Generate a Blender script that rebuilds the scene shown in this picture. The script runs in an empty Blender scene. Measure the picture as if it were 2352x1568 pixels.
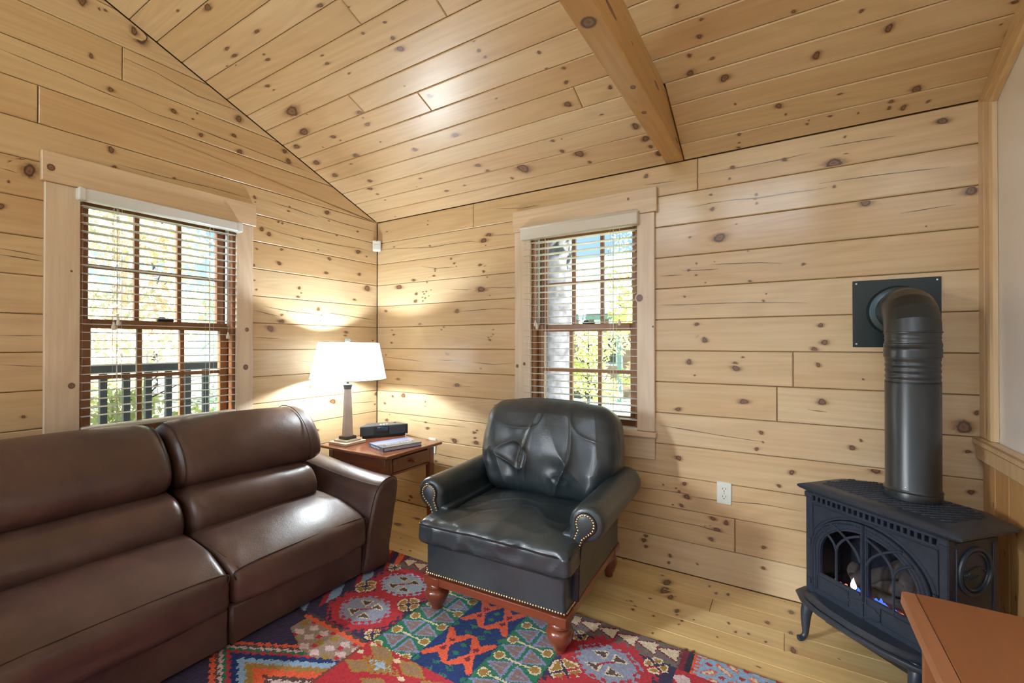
import bpy, bmesh, math, random
import numpy as np
from mathutils import Matrix, Vector
random.seed(11)
RNG = np.random.default_rng(11)
SC = bpy.context.scene
COL = SC.collection
PI = math.pi

# ------------------------------------------------------------------ camera
CX, CY, CZ = 2.8685, -2.5509, 1.2427
YAW, PITCH = 0.550733, 0.005006
FPX = 1026.13
cam_d = bpy.data.cameras.new('camera'); cam = bpy.data.objects.new('camera', cam_d); COL.objects.link(cam)
cam_d.sensor_fit = 'HORIZONTAL'; cam_d.sensor_width = 36.0; cam_d.lens = 36.0*FPX/2352.0
cam_d.clip_start = 0.02; cam_d.clip_end = 300
cam.location = (CX, CY, CZ); cam.rotation_euler = (PI/2+PITCH, 0, YAW)
SC.camera = cam

# ------------------------------------------------------------------ light and exposure
SC.view_settings.view_transform = 'Standard'
try: SC.view_settings.look = 'None'
except Exception: pass
SC.view_settings.exposure = 0.07
SC.view_settings.gamma = 1.0
SC.view_settings.use_curve_mapping = False
W = bpy.data.worlds.new('world'); SC.world = W; W.use_nodes = True
wn = W.node_tree.nodes; wl = W.node_tree.links
wn.clear()
wo = wn.new('ShaderNodeOutputWorld'); wb = wn.new('ShaderNodeBackground'); sky = wn.new('ShaderNodeTexSky')
sky.sky_type = 'HOSEK_WILKIE'; sky.sun_direction = Vector((0.72, -0.1, 0.68)).normalized(); sky.turbidity = 3.0; sky.ground_albedo = 0.3
wb.inputs['Strength'].default_value = 6.5
wl.new(sky.outputs[0], wb.inputs[0]); wl.new(wb.outputs[0], wo.inputs[0])
def add_light(name, kind, loc, rot, energy, color, **kw):
    d = bpy.data.lights.new(name, kind); d.energy = energy; d.color = color
    for k, v in kw.items(): setattr(d, k, v)
    o = bpy.data.objects.new(name, d); o.location = loc; o.rotation_euler = rot; COL.objects.link(o); return o
sun = add_light('sun', 'SUN', (8, -2, 12), (0, 0, 0), 62.0, (1.0, 0.95, 0.86), angle=0.01)
sun.rotation_euler = Vector((0.72, -0.1, 0.68)).to_track_quat('Z', 'Y').to_euler()
# open sky outside the tall windows behind the camera and outside the second left window, shining in and down
DAY = (0.84, 0.93, 1.0)
def aim(loc, to): return (Vector(loc)-Vector(to)).to_track_quat('Z', 'Y').to_euler()
add_light('window_daylight', 'AREA', (1.8, -7.4, 4.7), aim((1.8, -7.4, 4.7), (1.8, -2.6, 1.2)), 330.0, DAY, shape='RECTANGLE', size=3.6, size_y=3.0)
add_light('window_daylight', 'AREA', (-1.15, -6.4, 2.30), aim((-1.15, -6.4, 2.30), (.05, -4.25, 1.40)), 350.0, DAY, shape='RECTANGLE', size=1.6, size_y=1.5, spread=math.radians(56))

# ------------------------------------------------------------------ geometry helpers
class MB:
    def __init__(s): s.v = []; s.f = []; s.a = {}; s.smooth = True
    def add(s, verts, faces, M=None):
        b = len(s.v)
        if M is not None: verts = [M @ Vector(p) for p in verts]
        s.v.extend([tuple(p) for p in verts]); s.f.extend([tuple(b+i for i in f) for f in faces]); return b
    def box(s, c, d, bev=0.0, M=None):
        a = [d[0]/2, d[1]/2, d[2]/2]
        if bev <= 0:
            vs = [(c[0]+x*a[0], c[1]+y*a[1], c[2]+z*a[2]) for x in (-1,1) for y in (-1,1) for z in (-1,1)]
            s.add(vs, [(0,1,3,2),(4,6,7,5),(0,4,5,1),(2,3,7,6),(0,2,6,4),(1,5,7,3)], M); return
        bev = min(bev, min(a)*0.98); vs = []; idx = {}
        for sx in (-1,1):
            for sy in (-1,1):
                for sz in (-1,1):
                    sg = (sx,sy,sz)
                    for ax in range(3):
                        p = [sg[k]*(a[k] if k == ax else a[k]-bev) for k in range(3)]
                        idx[sg+(ax,)] = len(vs); vs.append(tuple(c[k]+p[k] for k in range(3)))
        fs = []
        for ax in range(3):
            o = [k for k in range(3) if k != ax]
            for sg in (-1,1):
                q = []
                for u, w in ((-1,-1),(1,-1),(1,1),(-1,1)):
                    t = [0,0,0]; t[ax] = sg; t[o[0]] = u; t[o[1]] = w; q.append(idx[tuple(t)+(ax,)])
                fs.append(tuple(q))
        for ax in range(3):
            o = [k for k in range(3) if k != ax]
            for u in (-1,1):
                for w in (-1,1):
                    t0 = [0,0,0]; t1 = [0,0,0]; t0[ax] = -1; t1[ax] = 1
                    for t in (t0,t1): t[o[0]] = u; t[o[1]] = w
                    fs.append((idx[tuple(t0)+(o[0],)], idx[tuple(t1)+(o[0],)], idx[tuple(t1)+(o[1],)], idx[tuple(t0)+(o[1],)]))
        for sx in (-1,1):
            for sy in (-1,1):
                for sz in (-1,1): fs.append(tuple(idx[(sx,sy,sz,k)] for k in range(3)))
        s.add(vs, fs, M)
    def lathe(s, prof, seg=24, M=None, rot=0.0):
        vs = []; fs = []; n = len(prof)
        for r, z in prof:
            for k in range(seg):
                t = rot+2*PI*k/seg; vs.append((r*math.cos(t), r*math.sin(t), z))
        for i in range(n-1):
            for k in range(seg):
                k2 = (k+1) % seg; fs.append((i*seg+k, i*seg+k2, (i+1)*seg+k2, (i+1)*seg+k))
        if prof[0][0] > 1e-6: fs.append(tuple(range(seg))[::-1])
        if prof[-1][0] > 1e-6: fs.append(tuple((n-1)*seg+k for k in range(seg)))
        s.add(vs, fs, M)
    def tube(s, path, r, seg=8, closed=False, M=None, caps=True):
        P = [Vector(p) for p in path]; n = len(P)
        R = r if isinstance(r, (list, tuple)) else [r]*n
        T = []
        for i in range(n):
            if closed: t = P[(i+1) % n]-P[i-1]
            else: t = P[min(i+1, n-1)]-P[max(i-1, 0)]
            T.append(t.normalized() if t.length > 1e-9 else Vector((0,0,1)))
        up = Vector((0,0,1)) if abs(T[0].z) < 0.9 else Vector((1,0,0))
        N = (up-T[0]*up.dot(T[0])).normalized(); vs = []; fs = []
        for i in range(n):
            if i:
                N = N-T[i]*N.dot(T[i]); N = N.normalized() if N.length > 1e-6 else Vector((1,0,0))
            B = T[i].cross(N)
            for k in range(seg):
                t = 2*PI*k/seg; vs.append(P[i]+(N*math.cos(t)+B*math.sin(t))*R[i])
        m = n if closed else n-1
        for i in range(m):
            j = (i+1) % n
            for k in range(seg):
                k2 = (k+1) % seg; fs.append((i*seg+k, i*seg+k2, j*seg+k2, j*seg+k))
        if caps and not closed: fs.append(tuple(range(seg))[::-1]); fs.append(tuple((n-1)*seg+k for k in range(seg)))
        s.add(vs, fs, M)
    def prism(s, poly, t0, t1, fn, inset0=0.0, inset1=0.0):
        """poly: 2D outline; fn(p,q,t)->xyz ; optional inset at the two ends"""
        n = len(poly); vs = []
        for t, ins in ((t0, inset0), (t1, inset1)):
            for p, q in (inset_poly(poly, ins) if ins else poly): vs.append(fn(p, q, t))
        fs = [tuple(range(n)), tuple(range(n, 2*n))[::-1]]
        for i in range(n):
            j = (i+1) % n; fs.append((i, n+i, n+j, j))
        s.add(vs, fs)
    def puff(s, poly, stations, fn):
        n = len(poly); P = np.array(poly, float); nn = vnormals(P); vs = []; fs = []
        for t, ins in stations:
            for p, q in P-nn*ins: vs.append(fn(p, q, t))
        for i in range(len(stations)-1):
            for k in range(n):
                k2 = (k+1) % n; fs.append((i*n+k, i*n+k2, (i+1)*n+k2, (i+1)*n+k))
        fs.append(tuple(range(n))[::-1]); fs.append(tuple((len(stations)-1)*n+k for k in range(n)))
        s.add(vs, fs)
    def build(s, name, mat, parent=None, matrix=None, label=None, smooth=True, angle=38, stuff=False, attrs=None):
        me = bpy.data.meshes.new(name); me.from_pydata(s.v, [], s.f)
        bm = bmesh.new(); bm.from_mesh(me); bmesh.ops.recalc_face_normals(bm, faces=bm.faces); bm.to_mesh(me); bm.free()
        for k, vals in (attrs or {}).items():
            at = me.attributes.new(k, 'FLOAT', 'POINT'); at.data.foreach_set('value', vals)
        if smooth:
            me.polygons.foreach_set('use_smooth', [True]*len(me.polygons))
            try: me.set_sharp_from_angle(angle=math.radians(angle))
            except Exception: pass
        me.materials.append(mat); me.update()
        o = bpy.data.objects.new(name, me); COL.objects.link(o)
        if parent is not None: o.parent = parent
        if matrix is not None: o.matrix_local = matrix
        if label: o['label'] = label
        if stuff: o['kind'] = 'stuff'
        return o

def vnormals(P):
    """outward vertex normals of a closed 2D outline"""
    A = 0.5*np.sum(P[:,0]*np.roll(P[:,1],-1)-np.roll(P[:,0],-1)*P[:,1]); d = np.roll(P,-1,0)-np.roll(P,1,0)
    nn = np.stack([d[:,1], -d[:,0]], 1)*(1 if A > 0 else -1)
    return nn/np.maximum(np.linalg.norm(nn, axis=1, keepdims=True), 1e-9)
def inset_poly(poly, ins):
    """inset of a convex outline"""
    n = len(poly); A = sum(poly[i][0]*poly[(i+1)%n][1]-poly[(i+1)%n][0]*poly[i][1] for i in range(n)); sg = 1 if A > 0 else -1
    L = []
    for i in range(n):
        x0,y0 = poly[i]; x1,y1 = poly[(i+1)%n]; dx,dy = x1-x0,y1-y0; l = math.hypot(dx,dy) or 1e-9
        nx,ny = -dy/l*sg, dx/l*sg; L.append((x0+nx*ins, y0+ny*ins, dx/l, dy/l))
    out = []
    for i in range(n):
        x0,y0,ax,ay = L[i-1]; x1,y1,bx,by = L[i]; D = ax*by-ay*bx
        if abs(D) < 1e-6: out.append((x1,y1)); continue
        t = ((x1-x0)*by-(y1-y0)*bx)/D; out.append((x0+ax*t, y0+ay*t))
    return out
def smooth_closed(pts, k=6):
    n = len(pts); out = []
    for i in range(n):
        p0,p1,p2,p3 = [np.array(pts[(i+j) % n], float) for j in (-1,0,1,2)]
        for q in range(k):
            t = q/k; out.append(tuple(0.5*((2*p1)+(-p0+p2)*t+(2*p0-5*p1+4*p2-p3)*t*t+(-p0+3*p1-3*p2+p3)*t**3)))
    return out
def smooth_open(pts, k=6):
    n = len(pts); out = []
    for i in range(n-1):
        p0 = np.array(pts[max(i-1,0)], float); p1 = np.array(pts[i], float); p2 = np.array(pts[i+1], float); p3 = np.array(pts[min(i+2,n-1)], float)
        for q in range(k):
            t = q/k; out.append(tuple(0.5*((2*p1)+(-p0+p2)*t+(2*p0-5*p1+4*p2-p3)*t*t+(-p0+3*p1-3*p2+p3)*t**3)))
    out.append(tuple(pts[-1])); return out
def rounded_stations(a, b, r, n=8, m=5):
    st = []
    for i in range(m+1):
        t = i/m*PI/2; st.append((a+r*(1-math.sin(t)) if False else a+r*(1-math.cos(t)), r*(1-math.sin(t))))
    for i in range(1, n): st.append((a+r+(b-a-2*r)*i/n, 0.0))
    for i in range(m, -1, -1):
        t = i/m*PI/2; st.append((b-r*(1-math.cos(t)), r*(1-math.sin(t))))
    return st
def rbox(a, b, c, r, n, deform=None):
    """dense rounded box; returns verts, faces; deform(N,3)->(N,3)"""
    V = []; F = []; key = {}
    def axis(h, k):
        e = max(h-r, 0)/h
        u = np.concatenate([np.linspace(-1,-e,5)[:-1], np.linspace(-e,e,k), np.linspace(e,1,5)[1:]]); return u
    U = [axis(h,k) for h,k in zip((a,b,c), n)]
    def vid(p):
        k = tuple(np.round(p,5))
        if k not in key: key[k] = len(V); V.append(p)
        return key[k]
    for ax in range(3):
        o = [k for k in range(3) if k != ax]
        for sg in (-1,1):
            g = [[None]*len(U[o[1]]) for _ in U[o[0]]]
            for i, u in enumerate(U[o[0]]):
                for j, w in enumerate(U[o[1]]):
                    p = [0,0,0]; p[ax] = sg; p[o[0]] = u; p[o[1]] = w; g[i][j] = vid(p)
            for i in range(len(g)-1):
                for j in range(len(g[0])-1): F.append((g[i][j], g[i+1][j], g[i+1][j+1], g[i][j+1]))
    Q = np.array(V, float)*np.array([a,b,c]); inner = np.array([a-r,b-r,c-r]).clip(0)
    K = np.clip(Q, -inner, inner); D = Q-K; L = np.linalg.norm(D, axis=1, keepdims=True)
    P = K+np.where(L > 1e-9, D/np.maximum(L,1e-9)*r, 0)
    if deform is not None: P = deform(P)
    return [tuple(p) for p in P], F
def swave(P, scale, seed, octaves=3):
    """smooth pseudo noise, roughly in -1..1"""
    r = np.random.default_rng(seed); out = np.zeros(len(P)); amp = 1.0; tot = 0
    for o in range(octaves):
        for _ in range(4):
            k = r.normal(size=3); k = k/np.linalg.norm(k)*scale*(2**o)*r.uniform(.7,1.3)
            out += amp*np.sin(P@k+r.uniform(0,6.28)); tot += amp*.7
        amp *= .5
    return out/tot*1.4
def ridged(P, scale, seed):
    w = np.stack([swave(P, scale*.6, seed+i, 2) for i in range(3)], 1)*.35/scale*3
    return 1-np.abs(swave(P+w, scale, seed+9, 1))

def thing(name, label, cat, loc=(0,0,0), rz=0.0, group=None):
    o = bpy.data.objects.new(name, None); COL.objects.link(o); o.empty_display_size = 0.05
    o.location = loc; o.rotation_euler = (0,0,rz); o['label'] = label; o['category'] = cat
    if group: o['group'] = group
    return o
def tag(o, label, cat, group=None):
    o['label'] = label; o['category'] = cat
    if group: o['group'] = group
    return o
def struct(o): o['kind'] = 'structure'; return o
def copy_tree(o, parent=None):
    c = o.copy(); COL.objects.link(c)
    if parent is not None: c.parent = parent
    for ch in list(o.children): copy_tree(ch, c)
    return c

# ------------------------------------------------------------------ materials
def srgb(r, g, b):
    f = lambda c: (c/255/12.92 if c/255 <= 0.04045 else ((c/255+0.055)/1.055)**2.4)
    return (f(r), f(g), f(b), 1.0)
def newmat(name):
    m = bpy.data.materials.new(name); m.use_nodes = True; nt = m.node_tree; nt.nodes.clear()
    out = nt.nodes.new('ShaderNodeOutputMaterial'); b = nt.nodes.new('ShaderNodeBsdfPrincipled'); nt.links.new(b.outputs[0], out.inputs[0])
    return m, nt, b
def N(nt, t, **kw):
    n = nt.nodes.new(t)
    for k, v in kw.items(): setattr(n, k, v)
    return n
def ramp(nt, fac, stops):
    r = N(nt, 'ShaderNodeValToRGB'); el = r.color_ramp.elements
    while len(el) > 1: el.remove(el[-1])
    el[0].position = stops[0][0]; el[0].color = stops[0][1]
    for p, c in stops[1:]:
        e = el.new(p); e.color = c
    nt.links.new(fac, r.inputs[0]); return r.outputs[0]
def g4(v): return (v, v, v, 1)
def math_n(nt, op, a, b=None):
    n = N(nt, 'ShaderNodeMath', operation=op)
    for i, x in enumerate((a, b)):
        if x is None: continue
        if isinstance(x, (int, float)): n.inputs[i].default_value = x
        else: nt.links.new(x, n.inputs[i])
    return n.outputs[0]
def mixc(nt, fac, a, b, mode='MIX'):
    n = N(nt, 'ShaderNodeMix', data_type='RGBA', blend_type=mode)
    for i, x in ((0, fac), (6, a), (7, b)):
        if isinstance(x, (int, float)): n.inputs[i].default_value = x
        elif isinstance(x, tuple): n.inputs[i].default_value = x
        else: nt.links.new(x, n.inputs[i])
    return n.outputs[2]
def coords(nt, scale, rand=True):
    tc = N(nt, 'ShaderNodeTexCoord'); src = tc.outputs['Object']
    if rand:
        oi = N(nt, 'ShaderNodeObjectInfo'); v = N(nt, 'ShaderNodeVectorMath', operation='SCALE'); v.inputs[0].default_value = (37.3, 19.7, 53.1)
        nt.links.new(oi.outputs['Random'], v.inputs['Scale']); ad = N(nt, 'ShaderNodeVectorMath', operation='ADD')
        nt.links.new(src, ad.inputs[0]); nt.links.new(v.outputs[0], ad.inputs[1]); src = ad.outputs[0]
    mp = N(nt, 'ShaderNodeMapping'); mp.inputs['Scale'].default_value = scale; nt.links.new(src, mp.inputs[0]); return mp.outputs[0]
def noise(nt, vec, scale, detail=4, rough=.55, dist=0.0):
    n = N(nt, 'ShaderNodeTexNoise'); n.inputs['Scale'].default_value = scale; n.inputs['Detail'].default_value = detail
    n.inputs['Roughness'].default_value = rough; n.inputs['Distortion'].default_value = dist
    nt.links.new(vec, n.inputs['Vector']); return n.outputs[0]
def bump(nt, b, h, strength, dist=0.002):
    n = N(nt, 'ShaderNodeBump'); n.inputs['Strength'].default_value = strength; n.inputs['Distance'].default_value = dist
    nt.links.new(h, n.inputs['Height']); nt.links.new(n.outputs[0], b.inputs['Normal']); return n
def wood(name, tints, axis=0, grain=.17, rings=.07, stain=.20, staincol=(.45,.2,.06,1), rough=.42, coat=.42, coatr=.27, marks=False, knots=0.0, bumpst=.15):
    m, nt, b = newmat(name)
    def sc(al, ac):
        v = [ac]*3; v[axis] = al; return tuple(v)
    oi = N(nt, 'ShaderNodeObjectInfo')
    base = ramp(nt, oi.outputs['Random'], [(i/max(1,len(tints)-1), t) for i, t in enumerate(tints)])
    big = noise(nt, coords(nt, sc(.9, 5.5)), 1.0, 3, .5, .6)
    fine = noise(nt, coords(nt, sc(2.2, 60)), 1.0, 5, .65)
    ring = math_n(nt, 'SINE', math_n(nt, 'MULTIPLY', noise(nt, coords(nt, sc(.55, 5)), 1.0, 1, .4, .3), 75.0))
    c = mixc(nt, math_n(nt, 'MULTIPLY', math_n(nt, 'SMOOTH_MAX', math_n(nt, 'SUBTRACT', big, .48), 0.0), stain*6), base, staincol)
    k = math_n(nt, 'ADD', math_n(nt, 'MULTIPLY', math_n(nt, 'SUBTRACT', fine, .5), grain*2), math_n(nt, 'MULTIPLY', ring, rings*.5))
    mul = math_n(nt, 'ADD', k, 1.0); cb = N(nt, 'ShaderNodeCombineColor')
    nt.links.new(mul, cb.inputs[0])
    m2 = math_n(nt, 'ADD', math_n(nt, 'MULTIPLY', k, 1.25), 1.0); m3 = math_n(nt, 'ADD', math_n(nt, 'MULTIPLY', k, 1.5), 1.0)
    nt.links.new(m2, cb.inputs[1]); nt.links.new(m3, cb.inputs[2])
    c = mixc(nt, 1.0, c, cb.outputs[0], 'MULTIPLY')
    if marks:
        at = N(nt, 'ShaderNodeAttribute', attribute_name='knot'); ns = noise(nt, coords(nt, (90,90,90)), 1.0, 2)
        kv = math_n(nt, 'MULTIPLY', at.outputs['Fac'], math_n(nt, 'ADD', math_n(nt, 'MULTIPLY', ns, .5), .75))
        fac = ramp(nt, kv, [(0.0, g4(0)), (.2, g4(.14)), (.36, g4(.6)), (.46, g4(.95)), (1, g4(.92))])
        col = ramp(nt, kv, [(.15, (.42,.19,.06,1)), (.36,(.13,.042,.014,1)), (.5, (.045,.014,.007,1)), (.64, (.085,.03,.013,1)), (.8, (.24,.105,.045,1)), (1, (.08,.028,.013,1))])
        c = mixc(nt, fac, c, col)
        ac = N(nt, 'ShaderNodeAttribute', attribute_name='crack')
        c = mixc(nt, math_n(nt, 'MULTIPLY', ac.outputs['Fac'], .85), c, (.035,.02,.011,1))
    nt.links.new(c, b.inputs['Base Color'])
    b.inputs['Roughness'].default_value = rough; b.inputs['Coat Weight'].default_value = coat; b.inputs['Coat Roughness'].default_value = coatr
    if bumpst: bump(nt, b, fine, bumpst, .0008)
    return m
def plain(name, col, rough=.5, metal=0.0, coat=0.0, nscale=0.0, namp=.15, bst=0.0, bscale=200, spec=.5, coatr=.1):
    m, nt, b = newmat(name); b.inputs['Roughness'].default_value = rough; b.inputs['Metallic'].default_value = metal
    b.inputs['Coat Weight'].default_value = coat; b.inputs['Coat Roughness'].default_value = coatr; b.inputs['Specular IOR Level'].default_value = spec
    if nscale:
        f = noise(nt, coords(nt, (1,1,1)), nscale, 4); lo = tuple(c*(1-namp) for c in col[:3])+(1,); hi = tuple(min(1,c*(1+namp)) for c in col[:3])+(1,)
        nt.links.new(ramp(nt, f, [(.3,lo),(.7,hi)]), b.inputs['Base Color'])
    else:
        b.inputs['Base Color'].default_value = col
    if bst: bump(nt, b, noise(nt, coords(nt, (1,1,1)), bscale, 3), bst, .001)
    return m
def leather(name, lo, hi, rough, grainscale, coat=.0, bst=.25):
    m, nt, b = newmat(name)
    f = noise(nt, coords(nt, (1,1,1)), 4.0, 5, .6); nt.links.new(ramp(nt, f, [(.3,lo),(.72,hi)]), b.inputs['Base Color'])
    vo = N(nt, 'ShaderNodeTexVoronoi'); vo.inputs['Scale'].default_value = grainscale; nt.links.new(coords(nt,(1,1,1)), vo.inputs['Vector'])
    cr = noise(nt, coords(nt, (1,1,1)), 22.0, 4, .6, .8)
    h = math_n(nt, 'ADD', math_n(nt, 'MULTIPLY', vo.outputs['Distance'], .35), math_n(nt, 'MULTIPLY', cr, .8)); bump(nt, b, h, bst, .0025)
    nt.links.new(ramp(nt, f, [(.3,g4(rough*.85)),(.7,g4(rough*1.15))]), b.inputs['Roughness'])
    b.inputs['Coat Weight'].default_value = coat; b.inputs['Coat Roughness'].default_value = .25; b.inputs['Specular IOR Level'].default_value = .55
    return m
def emit(name, col, strength):
    m = bpy.data.materials.new(name); m.use_nodes = True; nt = m.node_tree; nt.nodes.clear()
    o = N(nt, 'ShaderNodeOutputMaterial'); e = N(nt, 'ShaderNodeEmission'); e.inputs[0].default_value = col; e.inputs[1].default_value = strength
    nt.links.new(e.outputs[0], o.inputs[0]); return m
def glassmat(name, tint=(1,1,1,1), gl=.0):
    m = bpy.data.materials.new(name); m.use_nodes = True; nt = m.node_tree; nt.nodes.clear()
    o = N(nt, 'ShaderNodeOutputMaterial'); t = N(nt, 'ShaderNodeBsdfTransparent'); t.inputs[0].default_value = tint
    g = N(nt, 'ShaderNodeBsdfGlossy'); g.inputs['Roughness'].default_value = .02; fr = N(nt, 'ShaderNodeFresnel'); fr.inputs[0].default_value = 1.45
    mx = N(nt, 'ShaderNodeMixShader'); ge = N(nt, 'ShaderNodeNewGeometry'); fac = math_n(nt, 'MULTIPLY', fr.outputs[0], math_n(nt, 'SUBTRACT', 1.0, ge.outputs['Backfacing'])); nt.links.new(fac, mx.inputs[0]); nt.links.new(t.outputs[0], mx.inputs[1]); nt.links.new(g.outputs[0], mx.inputs[2])
    nt.links.new(mx.outputs[0], o.inputs[0]); return m
def leafmat(name, cols):
    m = bpy.data.materials.new(name); m.use_nodes = True; nt = m.node_tree; nt.nodes.clear()
    o = N(nt, 'ShaderNodeOutputMaterial'); d = N(nt, 'ShaderNodeBsdfDiffuse'); t = N(nt, 'ShaderNodeBsdfTranslucent'); mx = N(nt, 'ShaderNodeMixShader'); mx.inputs[0].default_value = .45
    ge = N(nt, 'ShaderNodeNewGeometry'); c = ramp(nt, ge.outputs['Random Per Island'], [(i/(len(cols)-1), k) for i, k in enumerate(cols)])
    for s in (d, t): nt.links.new(c, s.inputs[0])
    nt.links.new(d.outputs[0], mx.inputs[1]); nt.links.new(t.outputs[0], mx.inputs[2]); nt.links.new(mx.outputs[0], o.inputs[0]); return m

PINE = [(.64,.452,.248,1), (.69,.52,.315,1), (.655,.472,.26,1), (.71,.545,.34,1), (.61,.422,.226,1), (.68,.505,.296,1)]
M_pine = wood('varnished_knotty_pine', PINE, marks=True, coat=.55, coatr=.15, bumpst=.06)
M_ceil = wood('varnished_knotty_pine_ceiling', PINE, marks=True, coat=.9, coatr=.34, bumpst=.08)
M_groove = plain('dark_joint_backing_wood', (.16,.085,.035,1), .8)  # dark backing wood that shows in the joints between boards
M_casing = wood('pale_pine_casing', [(.72,.58,.43,1),(.75,.61,.46,1)], axis=1, stain=.12, marks=True)
M_casingh = wood('pine_head_casing', [(.72,.55,.37,1),(.74,.57,.39,1)], axis=0, stain=.14, marks=True)
M_trim = wood('pine_trim', [(.66,.45,.235,1),(.70,.50,.28,1)], axis=2, stain=.15)
M_trimy = wood('pine_rake_trim', [(.66,.45,.235,1),(.70,.50,.28,1)], axis=1, stain=.15)
M_floor = wood('varnished_pine_floor', [(.82,.60,.265,1),(.85,.64,.31,1),(.83,.61,.28,1),(.79,.565,.24,1)], marks=True, rough=.32, coat=.35, coatr=.18, stain=.3, staincol=(.42,.18,.04,1))
M_beam = wood('pine_beam', [(.55,.32,.11,1),(.55,.32,.11,1)], axis=1, marks=True, stain=.15)
M_sash = wood('brown_fir_sash', [(.30,.115,.035,1),(.36,.145,.048,1)], axis=1, rough=.45, stain=.2, staincol=(.2,.07,.02,1))
M_cherry = wood('red_brown_cherry', [(.17,.050,.024,1),(.20,.062,.028,1)], axis=0, rough=.25, coat=.5, coatr=.1, grain=.25, stain=.25, staincol=(.10,.026,.012,1))
M_mahog = wood('red_mahogany', [(.17,.034,.012,1),(.19,.040,.014,1)], axis=0, rough=.28, coat=.5, coatr=.12, grain=.2, stain=.2, staincol=(.12,.025,.01,1))
M_cabinet = wood('orange_brown_laminate', [(.33,.125,.045,1),(.33,.125,.045,1)], axis=1, rough=.45, coat=.15, grain=.12, rings=.03, stain=.12, staincol=(.27,.09,.03,1))
M_cabedge = wood('paler_edge_band', [(.42,.18,.085,1),(.42,.18,.085,1)], axis=1, rough=.4, coat=.2, grain=.1, rings=.03, stain=.05)
M_wains = wood('wainscot_pine', [(.58,.30,.10,1),(.64,.36,.135,1)], marks=True, stain=.3)
M_plaster = plain('satin_plaster_paint', (.86,.82,.78,1), .28, coat=.3, nscale=3, namp=.03)
def vinyl():
    m, nt, b = newmat('white_vinyl_slat'); b.inputs['Base Color'].default_value = (.86,.86,.83,1); b.inputs['Roughness'].default_value = .4
    t = N(nt,'ShaderNodeBsdfTranslucent'); t.inputs[0].default_value = (.86,.86,.83,1); mx = N(nt,'ShaderNodeMixShader'); mx.inputs[0].default_value = .35
    out = [n for n in nt.nodes if n.type == 'OUTPUT_MATERIAL'][0]; nt.links.new(b.outputs[0],mx.inputs[1]); nt.links.new(t.outputs[0],mx.inputs[2]); nt.links.new(mx.outputs[0],out.inputs[0]); return m
M_blind = vinyl()
M_blindw = plain('cool_white_valance', (.74,.77,.80,1), .35)
M_blindc = plain('cream_valance', (.72,.68,.60,1), .4)
M_cord = plain('white_cord', (.75,.74,.70,1), .7)
M_glass = glassmat('window_glass')
M_brown = leather('brown_leather', (.054,.029,.026,1), (.115,.063,.052,1), .37, 260, coat=.10, bst=.35)
M_browns = plain('brown_seam', (.03,.013,.008,1), .6)
M_black = leather('black_green_leather', (.013,.022,.029,1), (.042,.052,.057,1), .34, 300, coat=.12, bst=.45)
M_blackp = plain('black_leather_piping', (.008,.009,.010,1), .35)
M_brass = plain('brass_nails', (.62,.43,.18,1), .3, metal=1.0)
M_iron = plain('blue_black_cast_iron', (.024,.033,.050,1), .40, nscale=60, namp=.25, bst=.2, bscale=260, spec=.6)
M_pipe = plain('satin_black_pipe', (.012,.016,.019,1), .36, coat=.15, coatr=.3, spec=.6)
M_plate = plain('black_wall_plate', (.009,.019,.022,1), .42, spec=.5)
M_screw = plain('steel_screw', (.5,.5,.5,1), .35, metal=1.0)
M_shade = None
M_white = plain('white_plastic', (.80,.80,.78,1), .4)
M_outlet = plain('ivory_outlet', (.74,.76,.70,1), .35)
M_slot = plain('dark_slot', (.01,.01,.01,1), .7)
M_dark = plain('dark_plastic', (.012,.014,.018,1), .4, bst=.15, bscale=500)
M_radiot = plain('grey_radio_top', (.060,.066,.075,1), .35)
M_display = plain('dark_display', (.01,.02,.04,1), .12, coat=.5)
M_stone = plain('greyish_stone_lamp', (.50,.42,.36,1), .5, nscale=9, namp=.16)
M_lampbase = plain('weathered_lamp_base', (.55,.47,.36,1), .55, nscale=14, namp=.15)
M_lampdark = plain('dark_lamp_collar', (.05,.05,.05,1), .5, bst=.4, bscale=120)
M_crystal = plain('pale_glass_finial', (.55,.66,.66,1), .08, spec=.8)
M_paper = plain('book_pages', (.52,.47,.52,1), .8)
M_log = plain('ceramic_log', (.13,.10,.075,1), .9, nscale=18, namp=.6, bst=.8, bscale=60)
M_firebox = plain('firebox_soot', (.012,.012,.018,1), .8)
M_blacksk = plain('black_underpan', (.006,.006,.007,1), .6)
M_bark = plain('grey_bark', (.045,.048,.057,1), .95, nscale=9, namp=.6, bst=1.0, bscale=14)
M_bark2 = plain('pale_bark', (.55,.50,.44,1), .9, nscale=6, namp=.3)
M_porch = plain('dark_stained_porch', (.06,.075,.085,1), .6, nscale=8)
M_grass = plain('mown_lawn', (.24,.28,.20,1), .95, nscale=1.2, namp=.35)
M_drive = plain('pale_gravel', (.62,.60,.58,1), .95, nscale=3, namp=.1)
M_roofg = plain('pale_metal_roof', (.55,.62,.68,1), .5, nscale=2, namp=.06)
M_hgreen = plain('dark_green_trim', (.05,.12,.11,1), .6)
M_hwall = plain('brown_log_wall', (.20,.15,.12,1), .8, nscale=3, namp=.2)
M_hteeth = plain('pale_green_rafter_end', (.42,.62,.56,1), .6)
L_green = leafmat('green_leaves', [(.30,.46,.28,1),(.42,.56,.34,1),(.52,.62,.42,1),(.38,.50,.38,1)])
L_yel = leafmat('yellow_green_leaves', [(.46,.54,.20,1),(.60,.60,.28,1),(.40,.52,.22,1),(.64,.58,.30,1)])
L_or = leafmat('autumn_leaves', [(.68,.46,.34,1),(.72,.54,.36,1),(.66,.48,.46,1),(.50,.54,.34,1),(.46,.56,.40,1)])
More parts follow.
